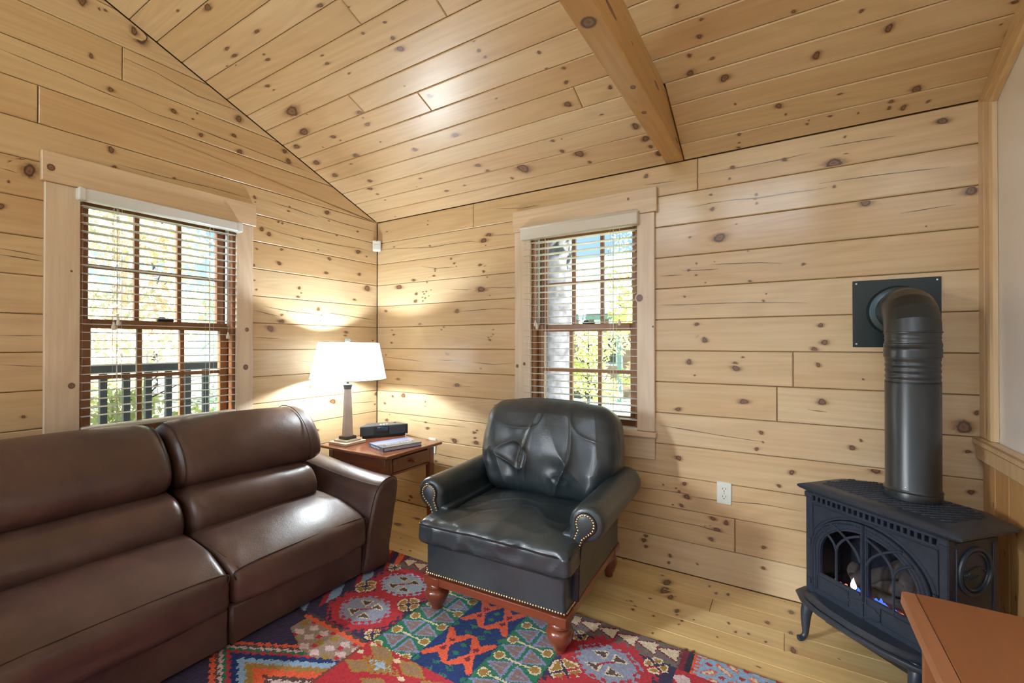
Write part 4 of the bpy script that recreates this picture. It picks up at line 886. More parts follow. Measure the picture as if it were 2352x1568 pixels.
# ------------------------------------------------------------------ armchair
def make_armchair():
    root = thing('leather_armchair', 'black leather roll-arm armchair with brass nailheads on turned mahogany legs', 'armchair', (1.765,-.592,0), math.radians(3))
    # frame rails with corner blocks
    W2, D2 = .350, .384
    m = MB()
    for a in (((0,-D2+.012,.153),(2*W2,.024,.036)),((0,D2-.012,.153),(2*W2,.024,.036)),((-W2+.012,0,.153),(.024,2*D2-.05,.036)),((W2-.012,0,.153),(.024,2*D2-.05,.036))): m.box(a[0],a[1],.003)
    m.build('base_rail', M_mahog, root)
    prof = [(0,0),(.021,0),(.026,.004),(.026,.012),(.031,.024),(.044,.044),(.054,.066),(.056,.082),(.050,.098),(.040,.105),(.046,.109),(.048,.115),(.042,.121),(.040,.126),(0,.126)]
    for sx in (-1,1):
        for sy in (-1,1):
            z0 = RUGZ+.0015 if sy < 0 else 0.0; x, y = sx*(W2-.042), sy*(D2-.042)
            m = MB(); m.lathe([(r*(1 if sy < 0 else .8), z0+z*(.132-z0)/.126) for r,z in prof], 24, Matrix.Translation((x,y,0))); m.box((x+sx*.002,y+sy*.002,.152), (.088,.088,.040), .004)
            m.build('leg', M_mahog, root)
    # upholstered seat box
    V,F = rbox(W2-.006, D2-.006, .090, .016, (8,8,4)); m = MB(); m.add(V,F, Matrix.Translation((0,0,.259))); m.build('seat_box', M_black, root, angle=60)
    # side panels below the arms
    for sx in (-1,1):
        V,F = rbox(.030, .325, .145, .014, (3,8,6)); m = MB(); m.add(V,F, Matrix.Translation((sx*.322,.040,.318))); m.build('side_panel', M_black, root, angle=60)
    # seat cushion, T shaped, crowned and creased
    def df(P):
        a,b,c = .372,.295,.056; x,y,z = P[:,0].copy(),P[:,1].copy(),P[:,2].copy(); t = np.clip((y+.165)/.05,0,1); t = t*t*(3-2*t); x2 = x*(1-t*(1-.300/.372))
        cr = (1-(x/a)**2).clip(0)*(1-(y/b)**2).clip(0)**.7; z2 = z+np.where(z>0, .034*cr, -.004*cr)-.012*((y<-.15)*((-y-.15)/.14)**2)*(z>0)
        Q = np.stack([x2,y,z2],1); top = np.clip(z/c,0,1); front = np.clip((-y-.2)/.09,0,1)
        w = ridged(Q*np.array([1,.8,1]), 15, 41)**3*.007-.003+ridged(Q*np.array([.8,1.2,1]), 28, 45)**5*.004+swave(Q,24,43,2)*.0022+swave(Q*np.array([2.2,.6,.6]),17,47,2)*.004*front
        Q[:,2] += w*top; Q[:,1] -= w*front*1.9; return Q
    V,F = rbox(.372,.295,.056,.030,(64,56,6),df); m = MB(); m.add(V,F, Matrix.Translation((.004,-.118,.386))); sc = m.build('seat_cushion', M_black, root, angle=80)
    m = MB()
    for zz, kx in ((.036,1.0),(-.046,.985)):
        pth = [(-.301,.0,zz),(-.301,-.13,zz),(-.335,-.165,zz),(-.362,-.19,zz),(-.366,-.26,zz-.004),(-.350,-.286,zz-.008),(-.18,-.292,zz-.004),(0,-.293,zz-.002),(.18,-.292,zz-.004),(.350,-.286,zz-.008),(.366,-.26,zz-.004),(.362,-.19,zz),(.335,-.165,zz),(.301,-.13,zz),(.301,.0,zz)]
        pth = [(x*kx,y,z) for x,y,z in smooth_open(pth,4)]
        P = np.array(pth); P[:,1] -= swave(P*np.array([2.2,.6,.6]),17,47,2)*.003*np.clip((-P[:,1]-.2)/.09,0,1)
        m.tube([tuple(p+np.array([.004,-.118-.002+.006*(kx<1),.386])) for p in P], .0042, 7)
    m.build('piping', M_blackp, sc)
    # rolled arms
    cxr, czr, rr = .398, .512, .076
    roll = [(cxr+rr*math.cos(math.radians(a)), czr+rr*math.sin(math.radians(a))) for a in range(200,-85,-15)]
    outl = [(.302,.18),(.302,.30),(.305,.42)]+roll+[(.372,.425),(.352,.40),(.349,.30),(.349,.18)]
    for sx in (-1,1):
        def fa(p,q,t): return (sx*(p+.012*(t+.28)*.0), t, q+.03*max(0,t-.05)*.6)
        m = MB(); m.puff(outl, [(-.288,.022),(-.284,.012),(-.276,.004),(-.262,0)]+[(-.262+.62*i/14,0) for i in range(1,15)]+[(.372,.010)], fa)
        V = np.array(m.v); ang = np.arctan2(V[:,2]-czr, V[:,0]*sx-cxr); rad = np.hypot(V[:,2]-czr, V[:,0]*sx-cxr)
        pl = np.clip((-.235-V[:,1])/.05,0,1)*np.clip((rad-.03)/.04,0,1)*(V[:,2] > .42); V[:,1] += np.sin(ang*13)*.0035*pl
        V += (swave(V,11,61+sx,2)*.002)[:,None]*np.array([0,0,1.0]); m.v = [tuple(p) for p in V]; arm = m.build('arm', M_black, root, angle=70)
        key = [(cxr+.044*math.cos(math.radians(a)), czr+.004+.044*math.sin(math.radians(a))) for a in range(215,-50,-15)]
        panel = [(.327,.20),(.330,.34),(.338,.43)]+key+[(.392,.452),(.380,.42),(.372,.34),(.368,.20)]
        m = MB(); m.puff(panel, [(-.296,.004),(-.293,.0),(-.284,.0)], fa); m.build('arm_front', M_black, arm, angle=40)
        m = MB(); m.tube([fa(p,q,-.292) for p,q in panel], .0035, 6, closed=True); m.build('piping', M_blackp, arm)
        P = np.array([panel[i] for i in range(1,len(panel)-1)]); seg = np.linalg.norm(np.diff(P,axis=0),axis=1); cum = np.concatenate([[0],np.cumsum(seg)])
        m = MB(); k = int(cum[-1]/.0125)
        for q in range(k+1):
            s_ = cum[-1]*q/k; x = np.interp(s_,cum,P[:,0]); z = np.interp(s_,cum,P[:,1]); cdir = np.array([.36 if z < .46 else cxr, max(min(z,czr),.2)])-np.array([x,z]); cdir = cdir/max(np.linalg.norm(cdir),1e-6)*.007
            m.lathe([(.0046,0),(.0040,.0022),(.0020,.0036),(0,.004)], 8, Matrix.Translation(fa(x+cdir[0],z+cdir[1],-.2955)) @ Matrix.Rotation(PI/2,4,'X'))
        m.build('nailhead', M_brass, arm, stuff=True)
    # nailheads along the rail
    m = MB()
    for q in range(57): m.lathe([(.0048,0),(.0042,.0024),(.0020,.0038),(0,.0042)], 8, Matrix.Translation((-W2+.008+(2*W2-.016)*q/56, -D2+.0055, .184)) @ Matrix.Rotation(PI/2,4,'X'))
    for sx in (-1,1):
        for q in range(62): m.lathe([(.0048,0),(.0042,.0024),(.0020,.0038),(0,.0042)], 8, Matrix.Translation((sx*(W2-.003), -D2+.02+(2*D2-.04)*q/61, .184)) @ Matrix.Rotation(sx*PI/2,4,'Y'))
    m.build('nailhead_trim', M_brass, root, stuff=True)
    # back frame, reclined
    Rb = Matrix.Translation((0,.330,.20)) @ Matrix.Rotation(math.radians(-9.5),4,'X')
    def db(P):
        z = P[:,2]; k = np.clip((z-.02)/.30,0,1); P[:,0] *= 1-.10*k**2+.0*z; P[:,2] += .03*(1-(P[:,0]/.36)**2)*(z > .2); return P
    V,F = rbox(.345,.045,.315,.040,(14,4,14),db); m = MB(); m.add(V,F, Rb @ Matrix.Translation((0,.03,.290))); m.build('back_frame', M_black, root, angle=60)
    # loose back cushion with deep folds
    def dc(P):
        a,b,c = .399,.115,.248; x,y,z = P[:,0].copy(),P[:,1].copy(),P[:,2].copy(); u = x/a; v = z/c
        w = 1-.30*np.clip(-v-.15,0,1)**1.3-.13*np.clip(v-.15,0,1)**1.6; x2 = x*w
        blg = ((1-u**2).clip(0)*(1-v**2).clip(0))**.6; y2 = y+np.sign(y)*.055*blg; z2 = z+.030*(1-u**2)*np.clip(v,0,1)-.0*v
        Q = np.stack([x2,y2,z2],1); fr = np.clip(-y/b,0,1)*np.clip(1.25-np.maximum(np.abs(u),np.abs(v)),0,1)
        S = np.stack([x,z*.8,0*x],1); r1 = ridged(S,10,77); r2 = ridged(S*np.array([1.2,.6,1]),17,83); low = np.clip(.9-v*1.2,.35,1.4)
        rad = np.sin(np.arctan2(z+.05,x)*17+4*r1)*np.clip(np.hypot(u,v)-.55,0,.5)*.006
        r3 = ridged(S*np.array([.9,1.2,1]),26,101)
        amp = (r1**3*.030-.012+r2**4*.025+r3**5*.013)*low+swave(S,34,91,2)*.0022
        Q[:,1] -= (amp*fr*1.05+rad*np.clip(-y/b,0,1)); return Q
    Rc = Matrix.Translation((.002,.262,.654)) @ Matrix.Rotation(math.radians(-15),4,'X')
    V,F = rbox(.399,.115,.248,.085,(150,8,110),dc); m = MB(); m.add(V,F,Rc); bc = m.build('back_cushion', M_black, root, angle=80)
    m = MB(); pts = []
    for k in range(64):
        t = 2*PI*k/64; e = .42; u = math.copysign(abs(math.cos(t))**e,math.cos(t)); v = math.copysign(abs(math.sin(t))**e,math.sin(t)); pts.append((u*.396,-.060,v*.245))
    P = np.array(pts); u = P[:,0]/.399; v = P[:,2]/.248; P[:,0] *= 1-.30*np.clip(-v-.15,0,1)**1.3-.13*np.clip(v-.15,0,1)**1.6; P[:,2] += .030*(1-u**2)*np.clip(v,0,1)
    m.tube([tuple(p) for p in P], .0042, 6, closed=True, M=Rc); m.build('piping', M_blackp, bc)
    return root
make_armchair()

# ------------------------------------------------------------------ end table
def make_table():
    x0,x1,y0,y1,zt = .180,.818,-.655,-.140,.560; cx,cy = (x0+x1)/2,(y0+y1)/2
    root = thing('end_table', 'red-brown cherry end table with one drawer in the corner behind the sofa arm', 'table', (cx,cy,0))
    m = MB(); m.box((0,0,zt-.010), (x1-x0,y1-y0,.020), .005); m.build('tabletop', M_cherry, root)
    ax, ay = (x1-x0)/2-.050, (y1-y0)/2-.034; za, zb = zt-.020, zt-.150
    for sx in (-1,1):
        for sy in (-1,1):
            m = MB(); a = .020; m.box((sx*(ax-a),sy*(ay-a),(za+zb)/2), (2*a,2*a,za-zb), .002)
            vs = []
            for z,w,sh in ((zb,a,0),(0,.0125,.006)):
                for dx,dy in ((-1,-1),(1,-1),(1,1),(-1,1)): vs.append((sx*(ax-a+sh*0)+dx*w, sy*(ay-a)+dy*w, z))
            m.add(vs, [(0,1,5,4),(1,2,6,5),(2,3,7,6),(3,0,4,7),(0,3,2,1),(4,5,6,7)]); m.build('leg', M_cherry, root)
    m = MB()
    for sy in (-1,1): m.box((0,sy*(ay-.012),(za+zb)/2+.004), (2*ax-.08,.016,za-zb-.01), .001)
    m.box((-ax+.012,0,(za+zb)/2+.004), (.016,2*ay-.08,za-zb-.01), .001); m.box((ax-.010,0,za-.008), (.016,2*ay-.08,.014), .001); m.box((ax-.010,0,zb+.012), (.016,2*ay-.08,.014), .001)
    for sy in (-1,1): m.box((ax-.010, sy*(ay-.052), (za+zb)/2+.002), (.016,.024,za-zb-.012), .001)
    m.build('apron', M_cherry, root)
    m = MB(); m.box((ax-.004,0,(za+zb)/2+.002), (.020,2*ay-.132,za-zb-.044), .003); dr = m.build('drawer', M_cherry, root)
    m = MB(); m.lathe([(.0,.0),(.006,0),(.006,.010),(.012,.014),(.014,.020),(.012,.026),(.005,.029),(0,.0295)], 16, Matrix.Translation((ax+.006,0,(za+zb)/2+.004)) @ Matrix.Rotation(PI/2,4,'Y')); m.build('knob', M_mahog, dr)
    return zt
ZT = make_table()

# ------------------------------------------------------------------ lamp
def frosted_bulb():
    m = bpy.data.materials.new('lit_frosted_bulb'); m.use_nodes = True; nt = m.node_tree; nt.nodes.clear(); o = N(nt,'ShaderNodeOutputMaterial'); t = N(nt,'ShaderNodeBsdfTransparent'); e = N(nt,'ShaderNodeEmission'); a = N(nt,'ShaderNodeAddShader')
    e.inputs[0].default_value = (.9,.97,1,1); e.inputs[1].default_value = 12.0; nt.links.new(t.outputs[0],a.inputs[0]); nt.links.new(e.outputs[0],a.inputs[1]); nt.links.new(a.outputs[0],o.inputs[0]); return m
def make_lamp():
    root = thing('table_lamp', 'lit table lamp with white drum shade on tapered stone column, on the end table', 'lamp', (.300,-.525,ZT), math.radians(2))
    m = MB(); m.box((0,0,.010), (.172,.172,.020), .003); m.box((0,0,.026), (.128,.128,.014), .003); m.build('base', M_lampbase, root)
    m = MB(); m.box((0,0,.043), (.082,.082,.020), .002); m.build('plinth', M_lampdark, root)
    m = MB(); o = PI/8
    m.lathe([(.0,.053),(.038,.053),(.024,.372),(0,.372)], 8, None, o); m.build('column', M_stone, root, smooth=False)
    m = MB(); m.lathe([(0,.372),(.023,.372),(.026,.376),(.024,.380),(.028,.384),(.026,.388),(.030,.392),(.028,.396),(.032,.400),(.031,.404),(.018,.408),(.008,.412),(.008,.44),(0,.44)], 20); m.build('capital', M_lampdark, root)
    m = MB(); m.lathe([(0,.43),(.014,.43),(.016,.47),(.012,.475),(0,.475)], 14); m.tube([(.0,.05,.45),(.0,.052,.56),(.0,.03,.665),(0,0,.675)], .0018, 6); m.tube([(.0,-.05,.45),(.0,-.052,.56),(.0,-.03,.665),(0,0,.675)], .0018, 6)
    m.tube([(0,.0,.45),(0,.05,.45)], .0018, 6); m.tube([(0,0,.45),(0,-.05,.45)], .0018, 6); m.build('harp', M_screw, root)
    ms = bpy.data.materials.new('white_linen_shade'); ms.use_nodes = True; nt = ms.node_tree; nt.nodes.clear(); out = N(nt,'ShaderNodeOutputMaterial'); d = N(nt,'ShaderNodeBsdfDiffuse'); t = N(nt,'ShaderNodeBsdfTranslucent'); mx = N(nt,'ShaderNodeMixShader')
    d.inputs[0].default_value = (.86,.87,.86,1); t.inputs[0].default_value = (.86,.90,.92,1); mx.inputs[0].default_value = .80; nt.links.new(d.outputs[0],mx.inputs[1]); nt.links.new(t.outputs[0],mx.inputs[2]); nt.links.new(mx.outputs[0],out.inputs[0])
    m = MB(); r0,r1,z0,z1 = .247,.197,.447,.688; seg = 64; th = .0016
    m.lathe([(r0,z0),(r0*.75+r1*.25,z0*.75+z1*.25),((r0+r1)/2,(z0+z1)/2),(r0*.25+r1*.75,z0*.25+z1*.75),(r1,z1)], seg); m.f = [f for f in m.f if len(f) == 4]
    sh = m.build('shade', ms, root, Matrix.Rotation(math.radians(1.2),4,'Y'))
    m = MB()
    for r,z in ((r0,z0),(r1,z1)): m.tube([(r*math.cos(2*PI*k/seg), r*math.sin(2*PI*k/seg), z) for k in range(seg)], .0022, 6, closed=True)
    m.build('shade_rim', M_white, sh)
    m = MB()
    for k in range(3): m.tube([(0,0,.676),(.196*math.cos(2*PI*k/3+.4),.196*math.sin(2*PI*k/3+.4),.683)], .0016, 5)
    m.build('spider', M_screw, sh)
    m = MB(); m.lathe([(0,.676),(.005,.676),(.005,.690)],10); m.box((0,0,.704), (.030,.030,.030), .005); m.build('finial', M_crystal, root)
    m = MB(); m.lathe([(0,.475),(.012,.476),(.014,.50),(.028,.535),(.030,.555),(.022,.578),(0,.588)], 16); m.build('bulb', frosted_bulb(), root)
    add_light('lamp_bulb', 'POINT', (.300,-.525,ZT+.552), (0,0,0), 42.0, (.84,.95,1.0), shadow_soft_size=.026)
    m = MB(); m.tube(smooth_open([(-.088,.02,.004),(-.125,.03,.004),(-.138,.0,-.03),(-.142,-.02,-.2),(-.15,-.05,-.40),(-.16,-.0,-.555)],5), .0022, 6); m.build('cord', M_slot, root)
make_lamp()

# ------------------------------------------------------------------ radio
def make_radio():
    A = Vector((.275,-.400,0)); B_ = Vector((.465,-.120,0)); d = (B_-A); L = d.length; d.normalize(); back = Vector((-d.y,d.x,0))
    rz = math.atan2(d.y,d.x); root = thing('table_radio', 'black tabletop radio with grey top beside the lamp on the end table', 'radio', tuple((A+B_)/2+Vector((0,0,ZT))), rz)
    plan = [(-L/2,0),(L/2,0),(L/2-.012,.03),(L/2-.062,.128),(-L/2+.062,.128),(-L/2+.012,.03)]
    m = MB(); m.prism(plan, .018, .084, lambda p,q,t: (p,q,t)); m.build('body', M_dark, root, smooth=False)
    m = MB(); m.prism([(x*1.0,y) for x,y in plan], .084, .089, lambda p,q,t: (p,q,t), 0, .002); top = m.build('top_panel', M_radiot, root, smooth=False)
    m = MB(); m.prism([(x*.9,.012+y*.82) for x,y in plan], 0, .018, lambda p,q,t: (p,q,t)); m.build('foot', M_dark, root, smooth=False)
    m = MB(); m.box((-.012,-.001,.062), (.080,.006,.028), .002); m.build('display', M_display, root)
    mc_ = plain('speaker_cloth',(.02,.025,.032,1),.9,bst=.5,bscale=900)
    m = MB(); m.box((-L/4-.03,-.0005,.050), (L/2-.085,.003,.056), .001); m.build('speaker_grille', mc_, root)
    m = MB(); m.box((L/4+.012,-.0005,.050), (L/2-.050,.003,.056), .001); m.build('speaker_grille', mc_, root)
    m = MB()
    for i in range(3):
        for j in range(2): m.box((-.02+.022*i,.035+.016*j,.0900), (.014,.007,.0024), .001)
    m.build('button', M_white, top); m = MB(); m.lathe([(0,0),(.010,0),(.010,.002),(0,.002)], 14, Matrix.Translation((.09,.085,.089))); m.build('dial', M_slot, top)
make_radio()

# ------------------------------------------------------------------ book
def make_book():
    P0 = Vector((.506,-.520,ZT)); s = Vector((.961,-.275,0)).normalized(); u = Vector((.275,.961,0)).normalized(); Lw, Lh, Tk = .207, .279, .026
    root = thing('hardcover_book', 'large blue hardcover coast picture book lying on the end table in front of the radio', 'book', tuple(P0), math.atan2(s.y,s.x))
    m, nt, b = newmat('book_cover_print'); tc = N(nt,'ShaderNodeTexCoord'); sp = N(nt,'ShaderNodeSeparateXYZ'); nt.links.new(tc.outputs['Object'], sp.inputs[0])
    wv = math_n(nt,'ADD', math_n(nt,'MULTIPLY', sp.outputs[0], 1/Lw), math_n(nt,'MULTIPLY', math_n(nt,'SUBTRACT', noise(nt, coords(nt,(1,1,1),False), 14.0, 4), .5), .10))
    c = ramp(nt, wv, [(0,(.13,.13,.30,1)),(.12,(.20,.26,.44,1)),(.28,(.27,.34,.50,1)),(.44,(.32,.30,.42,1)),(.54,(.27,.22,.36,1)),(.58,(.03,.06,.08,1)),(.68,(.04,.10,.12,1)),(.84,(.03,.09,.13,1)),(1,(.02,.04,.10,1))]); nt.links.new(c, b.inputs['Base Color']); b.inputs['Roughness'].default_value = .25; b.inputs['Coat Weight'].default_value = .3
    # spine along the short left edge (y = 0), title runs along the cover
    k = MB(); k.box((Lw/2,.004+Lh/2,Tk/2), (Lw-.010,Lh-.010,Tk-.006), .001); k.build('pages', M_paper, root, smooth=False)
    k = MB(); k.box((Lw/2,Lh/2,Tk-.0015), (Lw,Lh,.003), .001); cv = k.build('cover', m, root)
    k = MB(); k.box((Lw/2,Lh/2,.0015), (Lw,Lh,.003), .001); k.build('cover', M_bookb, root)
    k = MB(); k.box((Lw/2,.0015,Tk/2), (Lw,.003,Tk), .001); spn = k.build('spine', M_bookb, root)
    def text(s_, size, M, par, nm):
        cu = bpy.data.curves.new(nm,'FONT'); cu.body = s_; cu.size = size; cu.align_x = 'CENTER'; cu.align_y = 'CENTER'; cu.extrude = .0002; cu.materials.append(M_letter)
        t_ = bpy.data.objects.new(nm, cu); COL.objects.link(t_); dg = bpy.context.evaluated_depsgraph_get(); me = bpy.data.meshes.new_from_object(t_.evaluated_get(dg)); bpy.data.objects.remove(t_)
        me.name = nm; o = bpy.data.objects.new(nm, me); COL.objects.link(o); o.parent = par; o.matrix_local = M; return o
    text('The Coast of Maine', .0235, Matrix.Translation((Lw*.66,Lh*.52,Tk+.0004)) @ Matrix.Rotation(PI/2,4,'Z'), cv, 'title_lettering')
    text('The Coast of Maine', .0145, Matrix.Translation((Lw*.46,-.0004,Tk*.50)) @ Matrix.Rotation(PI/2,4,'X'), spn, 'spine_lettering')
M_letter = plain('white_print', (.9,.9,.9,1), .5)
M_bookb = plain('dark_blue_book_board', (.05,.12,.24,1), .3, coat=.3, nscale=30, namp=.5)
make_book()

# ------------------------------------------------------------------ outlets and sensor
def make_outlet(name, u, v, label, wz=0.0):
    root = thing(name, label, 'outlet', (u, 0, v), 0, 'wall outlets')
    m = MB(); m.box((0,-.0030,0), (.070,.006,.115), .003); m.build('cover_plate', M_outlet, root)
    for dz in (-.0195,.0195):
        m = MB(); pr_ = [(.017*math.cos(a)*(1 if abs(math.cos(a)) < .9 else .95), dz+min(.0135,max(-.0135,.0165*math.sin(a)))) for a in [2*PI*k/20 for k in range(20)]]
        m.prism(pr_, 0, -.0085, lambda p,q,t: (p,t,q), 0, .001); r = m.build('receptacle', M_outlet, root)
        m = MB(); m.box((-.0065,-.0087,dz+.004), (.0022,.001,.008)); m.box((.0065,-.0087,dz+.004), (.0022,.001,.0065)); m.lathe([(0,0),(.0026,0),(.0026,.001),(0,.001)],10,Matrix.Translation((0,-.0082,dz-.007)) @ Matrix.Rotation(PI/2,4,'X')); m.build('slot', M_slot, r)
    m = MB(); m.lathe([(0,0),(.003,0),(.002,.0012),(0,.0014)],10,Matrix.Translation((0,-.006,0)) @ Matrix.Rotation(PI/2,4,'X')); m.build('screw', M_screw, root)
    return root
make_outlet('wall_outlet', 2.592, .470, 'ivory duplex outlet on the board wall between the armchair and the stove')
make_outlet('wall_outlet', .603, .478, 'ivory duplex outlet on the board wall behind the end table')
root = thing('motion_sensor', 'small white motion sensor high in the corner of the board walls', 'sensor', (.034,-.034,1.990), math.radians(45))
m = MB(); V,F = rbox(.033,.020,.043,.010,(5,3,5)); m.add(V,F,Matrix.Translation((0,-.012,.043))); m.build('housing', M_white, root)
m = MB(); m.box((0,-.0325,.036), (.046,.004,.040), .002); lens = m.build('lens', plain('ribbed_lens',(.70,.71,.70,1),.3), root)
m = MB(); m.box((0,-.0335,.080), (.008,.003,.004), .001); m.build('indicator', M_slot, root)
m = MB(); m.box((0,.018,.045), (.020,.030,.030), .003); m.build('mount', M_white, root)

# ------------------------------------------------------------------ gas stove in the corner
def make_stove():
    C0 = (3.207,-.312,0.0); rz = math.atan2(-.677,.736)
    root = thing('gas_stove', 'black cast iron gas stove with arched double doors and burning logs in the corner', 'stove', C0, rz)
    I = M_iron
    # top plate with chamfered back corners
    def plan(x0,x1,y0,y1,ch): return [(x0,y0),(x1,y0),(x1,y1-ch),(x1-ch,y1),(x0+ch,y1),(x0,y1-ch)]
    m = MB(); T = [(.250,.008,.603),(.262,.012,.607),(.285,.020,.612),(.294,.024,.618),(.294,.024,.625),(.282,.018,.631),(.255,.0,.640),(.235,-.02,.644)]
    rings = []
    for hx,e,z in T:
        k_ = hx-.294; yb_ = .215+min(e,0)*.8+k_*.5; rings.append([(-.291-k_,-.103-e,z),(.297+k_,-.103-e,z),(.297+k_,yb_-.050,z),(.215+k_*.6,yb_,z),(-.185-k_*.6,yb_,z),(-.291-k_,yb_-.100,z)])
    vs = [p for r in rings for p in r]; n = 6; fs = []
    for i in range(len(rings)-1):
        for k in range(n): fs.append((i*n+k,i*n+(k+1)%n,(i+1)*n+(k+1)%n,(i+1)*n+k))
    fs += [tuple(range(n)), tuple((len(rings)-1)*n+k for k in range(n))]; m.add(vs, fs); top = m.build('top_plate', I, root, angle=25)
    # lattice of raised bars on the top
    m = MB(); inn = [(-.225,-.076),(.231,-.076),(.231,.125),(.165,.170),(-.145,.170),(-.225,.092)]
    for k in range(-14,26):
        for dr in (1,):
            p0 = Vector((-.34+.028*k, -.1, 0)); dv = Vector((.45,.9*dr,0)).normalized(); pts = [p0+dv*t for t in np.linspace(0,.4,41)]; pts = [p for p in pts if inside(inn,p.x,p.y)]
            if len(pts) > 1:
                c = (pts[0]+pts[-1])/2; l = (pts[-1]-pts[0]).length; m.box((0,0,0), (l,.010,.005), .0018, Matrix.Translation((c.x,c.y,.6455)) @ Matrix.Rotation(math.atan2(dv.y,dv.x),4,'Z'))
                for t in np.arange(.01,l-.005,.014):
                    q = pts[0]+dv*t; m.box((q.x,q.y,.6485), (.004,.004,.003), .001)
    m.build('lattice', I, top, stuff=True)
    # shell: sides, back, bottom, and front posts round an open firebox
    bx0,bx1,by0,by1,zb,zt = -.262,.252,-.098,.135,.172,.603
    m = MB()
    m.box(((bx0+bx1)/2,by1-.008,(zb+zt)/2), (bx1-bx0,.016,zt-zb), .004); m.box(((bx0+bx1)/2,.01,zb+.012), (bx1-bx0,by1-by0,.024), .004); m.box(((bx0+bx1)/2,.02,zt-.006), (bx1-bx0,.21,.012), .003)
    m.build('shell', I, root, smooth=False)
    for x,sg in ((bx0+.009,-1),(bx1-.009,1)):
        m = MB(); m.box((x,.018,(zb+zt)/2), (.018,by1-by0-.012,zt-zb), .004); sd = m.build('side_panel', I, root, smooth=False)
        xs = x+sg*.009; m = MB(); cyy, czz, R = .012, .485, .076
        for rr, th in ((R,.007),(R-.014,.004)): m.tube([(xs+sg*.002, cyy+rr*math.cos(2*PI*k/36), czz+rr*math.sin(2*PI*k/36)) for k in range(36)], th, 8, closed=True)
        for k in range(3): m.tube([(xs+sg*.001, cyy+.040*math.cos(a)-.012*k+.01, czz-.01+.022*math.sin(a)*(1-.2*k)) for a in np.linspace(.2+k,3.6+k,14)], .0035, 6)
        m.build('medallion', I, sd)
        m = MB()
        for yy in (-.075,.105): m.box((xs+sg*.001,yy,.39), (.004,.008,.36), .001)
        for zz in (.215,.585): m.box((xs+sg*.001,.015,zz), (.004,.19,.008), .001)
        m.build('moulding', I, sd)
    # front posts and vent grille
    for x in (bx0+.014, bx1-.014):
        m = MB(); m.box((x,by0-.003,.387), (.028,.024,.428), .004); m.box((x,by0-.006,.592), (.034,.030,.024), .004); m.build('corner_post', I, root, smooth=False)
    m = MB(); m.box((-.005,by0-.004,.5975), (.470,.022,.011), .002); m.box((-.005,by0-.004,.5675), (.470,.022,.009), .002); m.box((-.005,by0+.018,.583), (.470,.006,.034)); gr = m.build('vent_grille', I, root, smooth=False)
    m = MB(); m.box((0,0,0), (.0098,.020,.022), .0015); first = None
    for k in range(22):
        M_ = Matrix.Translation((-.005-.228+.456*k/21, by0-.005, .582))
        if first is None: first = m.build('grille_bar', I, gr, M_, smooth=False)
        else: c = first.copy(); COL.objects.link(c); c.parent = gr; c.matrix_local = M_
    # arched surround (spandrel plate): thin panel with the arch cut out
    dc, AW, AH, ZS = -.014, .221, .178, .372
    m = MB(); top_z = .562; K = 32; yf, yb2 = by0-.008, by0+.006
    arc = [(dc+AW*math.cos(PI*k/K), ZS+AH*math.sin(PI*k/K)) for k in range(K+1)]
    xa, xb = bx0+.026, bx1-.026
    pts = [(min(max(x,xa),xb), top_z) for x,z in arc]
    for k in range(K):
        q = [arc[k],arc[k+1],pts[k+1],pts[k]]; m.add([(x,yf,z) for x,z in q]+[(x,yb2,z) for x,z in q], [(0,1,2,3),(7,6,5,4),(0,4,5,1),(3,2,6,7)])
    for s0,s1 in ((xb,dc+AW),(dc-AW,xa)):
        m.box(((s0+s1)/2,(yf+yb2)/2,(top_z+.172)/2), (abs(s0-s1),yb2-yf,top_z-.172))
    sp = m.build('spandrel', I, root, smooth=False)
    m = MB(); m.tube([(xa+.006,yf-.001,.41),(xa+.006,yf-.001,.553),(xb-.006,yf-.001,.553),(xb-.006,yf-.001,.41)], .0035, 6)
    m.tube([(dc+(AW+.012)*math.cos(a), yf-.001, ZS+(AH+.010)*math.sin(a)) for a in np.linspace(0,PI,40)], .003, 6); m.build('moulding', I, sp)
    # two doors
    yd = by0-.016
    for sg in (-1,1):
        nm = 'door'; m = MB()
        def out(t, ins): return (dc+sg*max(.004,(AW-ins)*math.cos(t)), ZS+(AH-ins)*math.sin(t))
        K = 20; o = [out(PI/2*k/K,.003) for k in range(K+1)]; i_ = [out(PI/2*k/K,.042) for k in range(K+1)]; i_[-1] = (dc+sg*.014, i_[-1][1]); o[-1] = (dc+sg*.0015,o[-1][1])
        ring_o = [(dc+sg*(AW-.003),.186)]+o+[(dc+sg*.0015,.186)]; ring_i = [(dc+sg*(AW-.042),.276)]+i_+[(dc+sg*.014,.276)]
        for k in range(len(ring_o)):
            k2 = (k+1) % len(ring_o); q = [ring_o[k],ring_o[k2],ring_i[k2],ring_i[k]]
            m.add([(x,yd,z) for x,z in q]+[(x,yd+.016,z) for x,z in q], [(0,1,2,3),(7,6,5,4),(0,4,5,1),(3,2,6,7)])
        d = m.build(nm, I, root, smooth=False)
        m = MB()
        for ins,th in ((.008,.0042),(.020,.0030),(.034,.0036)):
            path = [(dc+sg*(AW-ins),yd-.001,.200 if ins < .03 else .276)]+[(out(t,ins)[0],yd-.001,out(t,ins)[1]) for t in np.linspace(0,PI/2*.985,22)]; m.tube(path, th, 6)
        m.tube([(dc+sg*.0075,yd-.001,.19),(dc+sg*.0075,yd-.001,ZS+AH-.01)], .0045, 6); m.tube([(dc+sg*(AW-.046),yd-.003,.279),(dc+sg*.012,yd-.003,.279)], .0055, 6)
        m.tube([(dc+sg*(AW-.03),yd-.001,.262),(dc+sg*.06,yd-.001,.262),(dc+sg*.06,yd-.001,.206),(dc+sg*(AW-.03),yd-.001,.206)], .0025, 5, closed=True)
        nb = 26
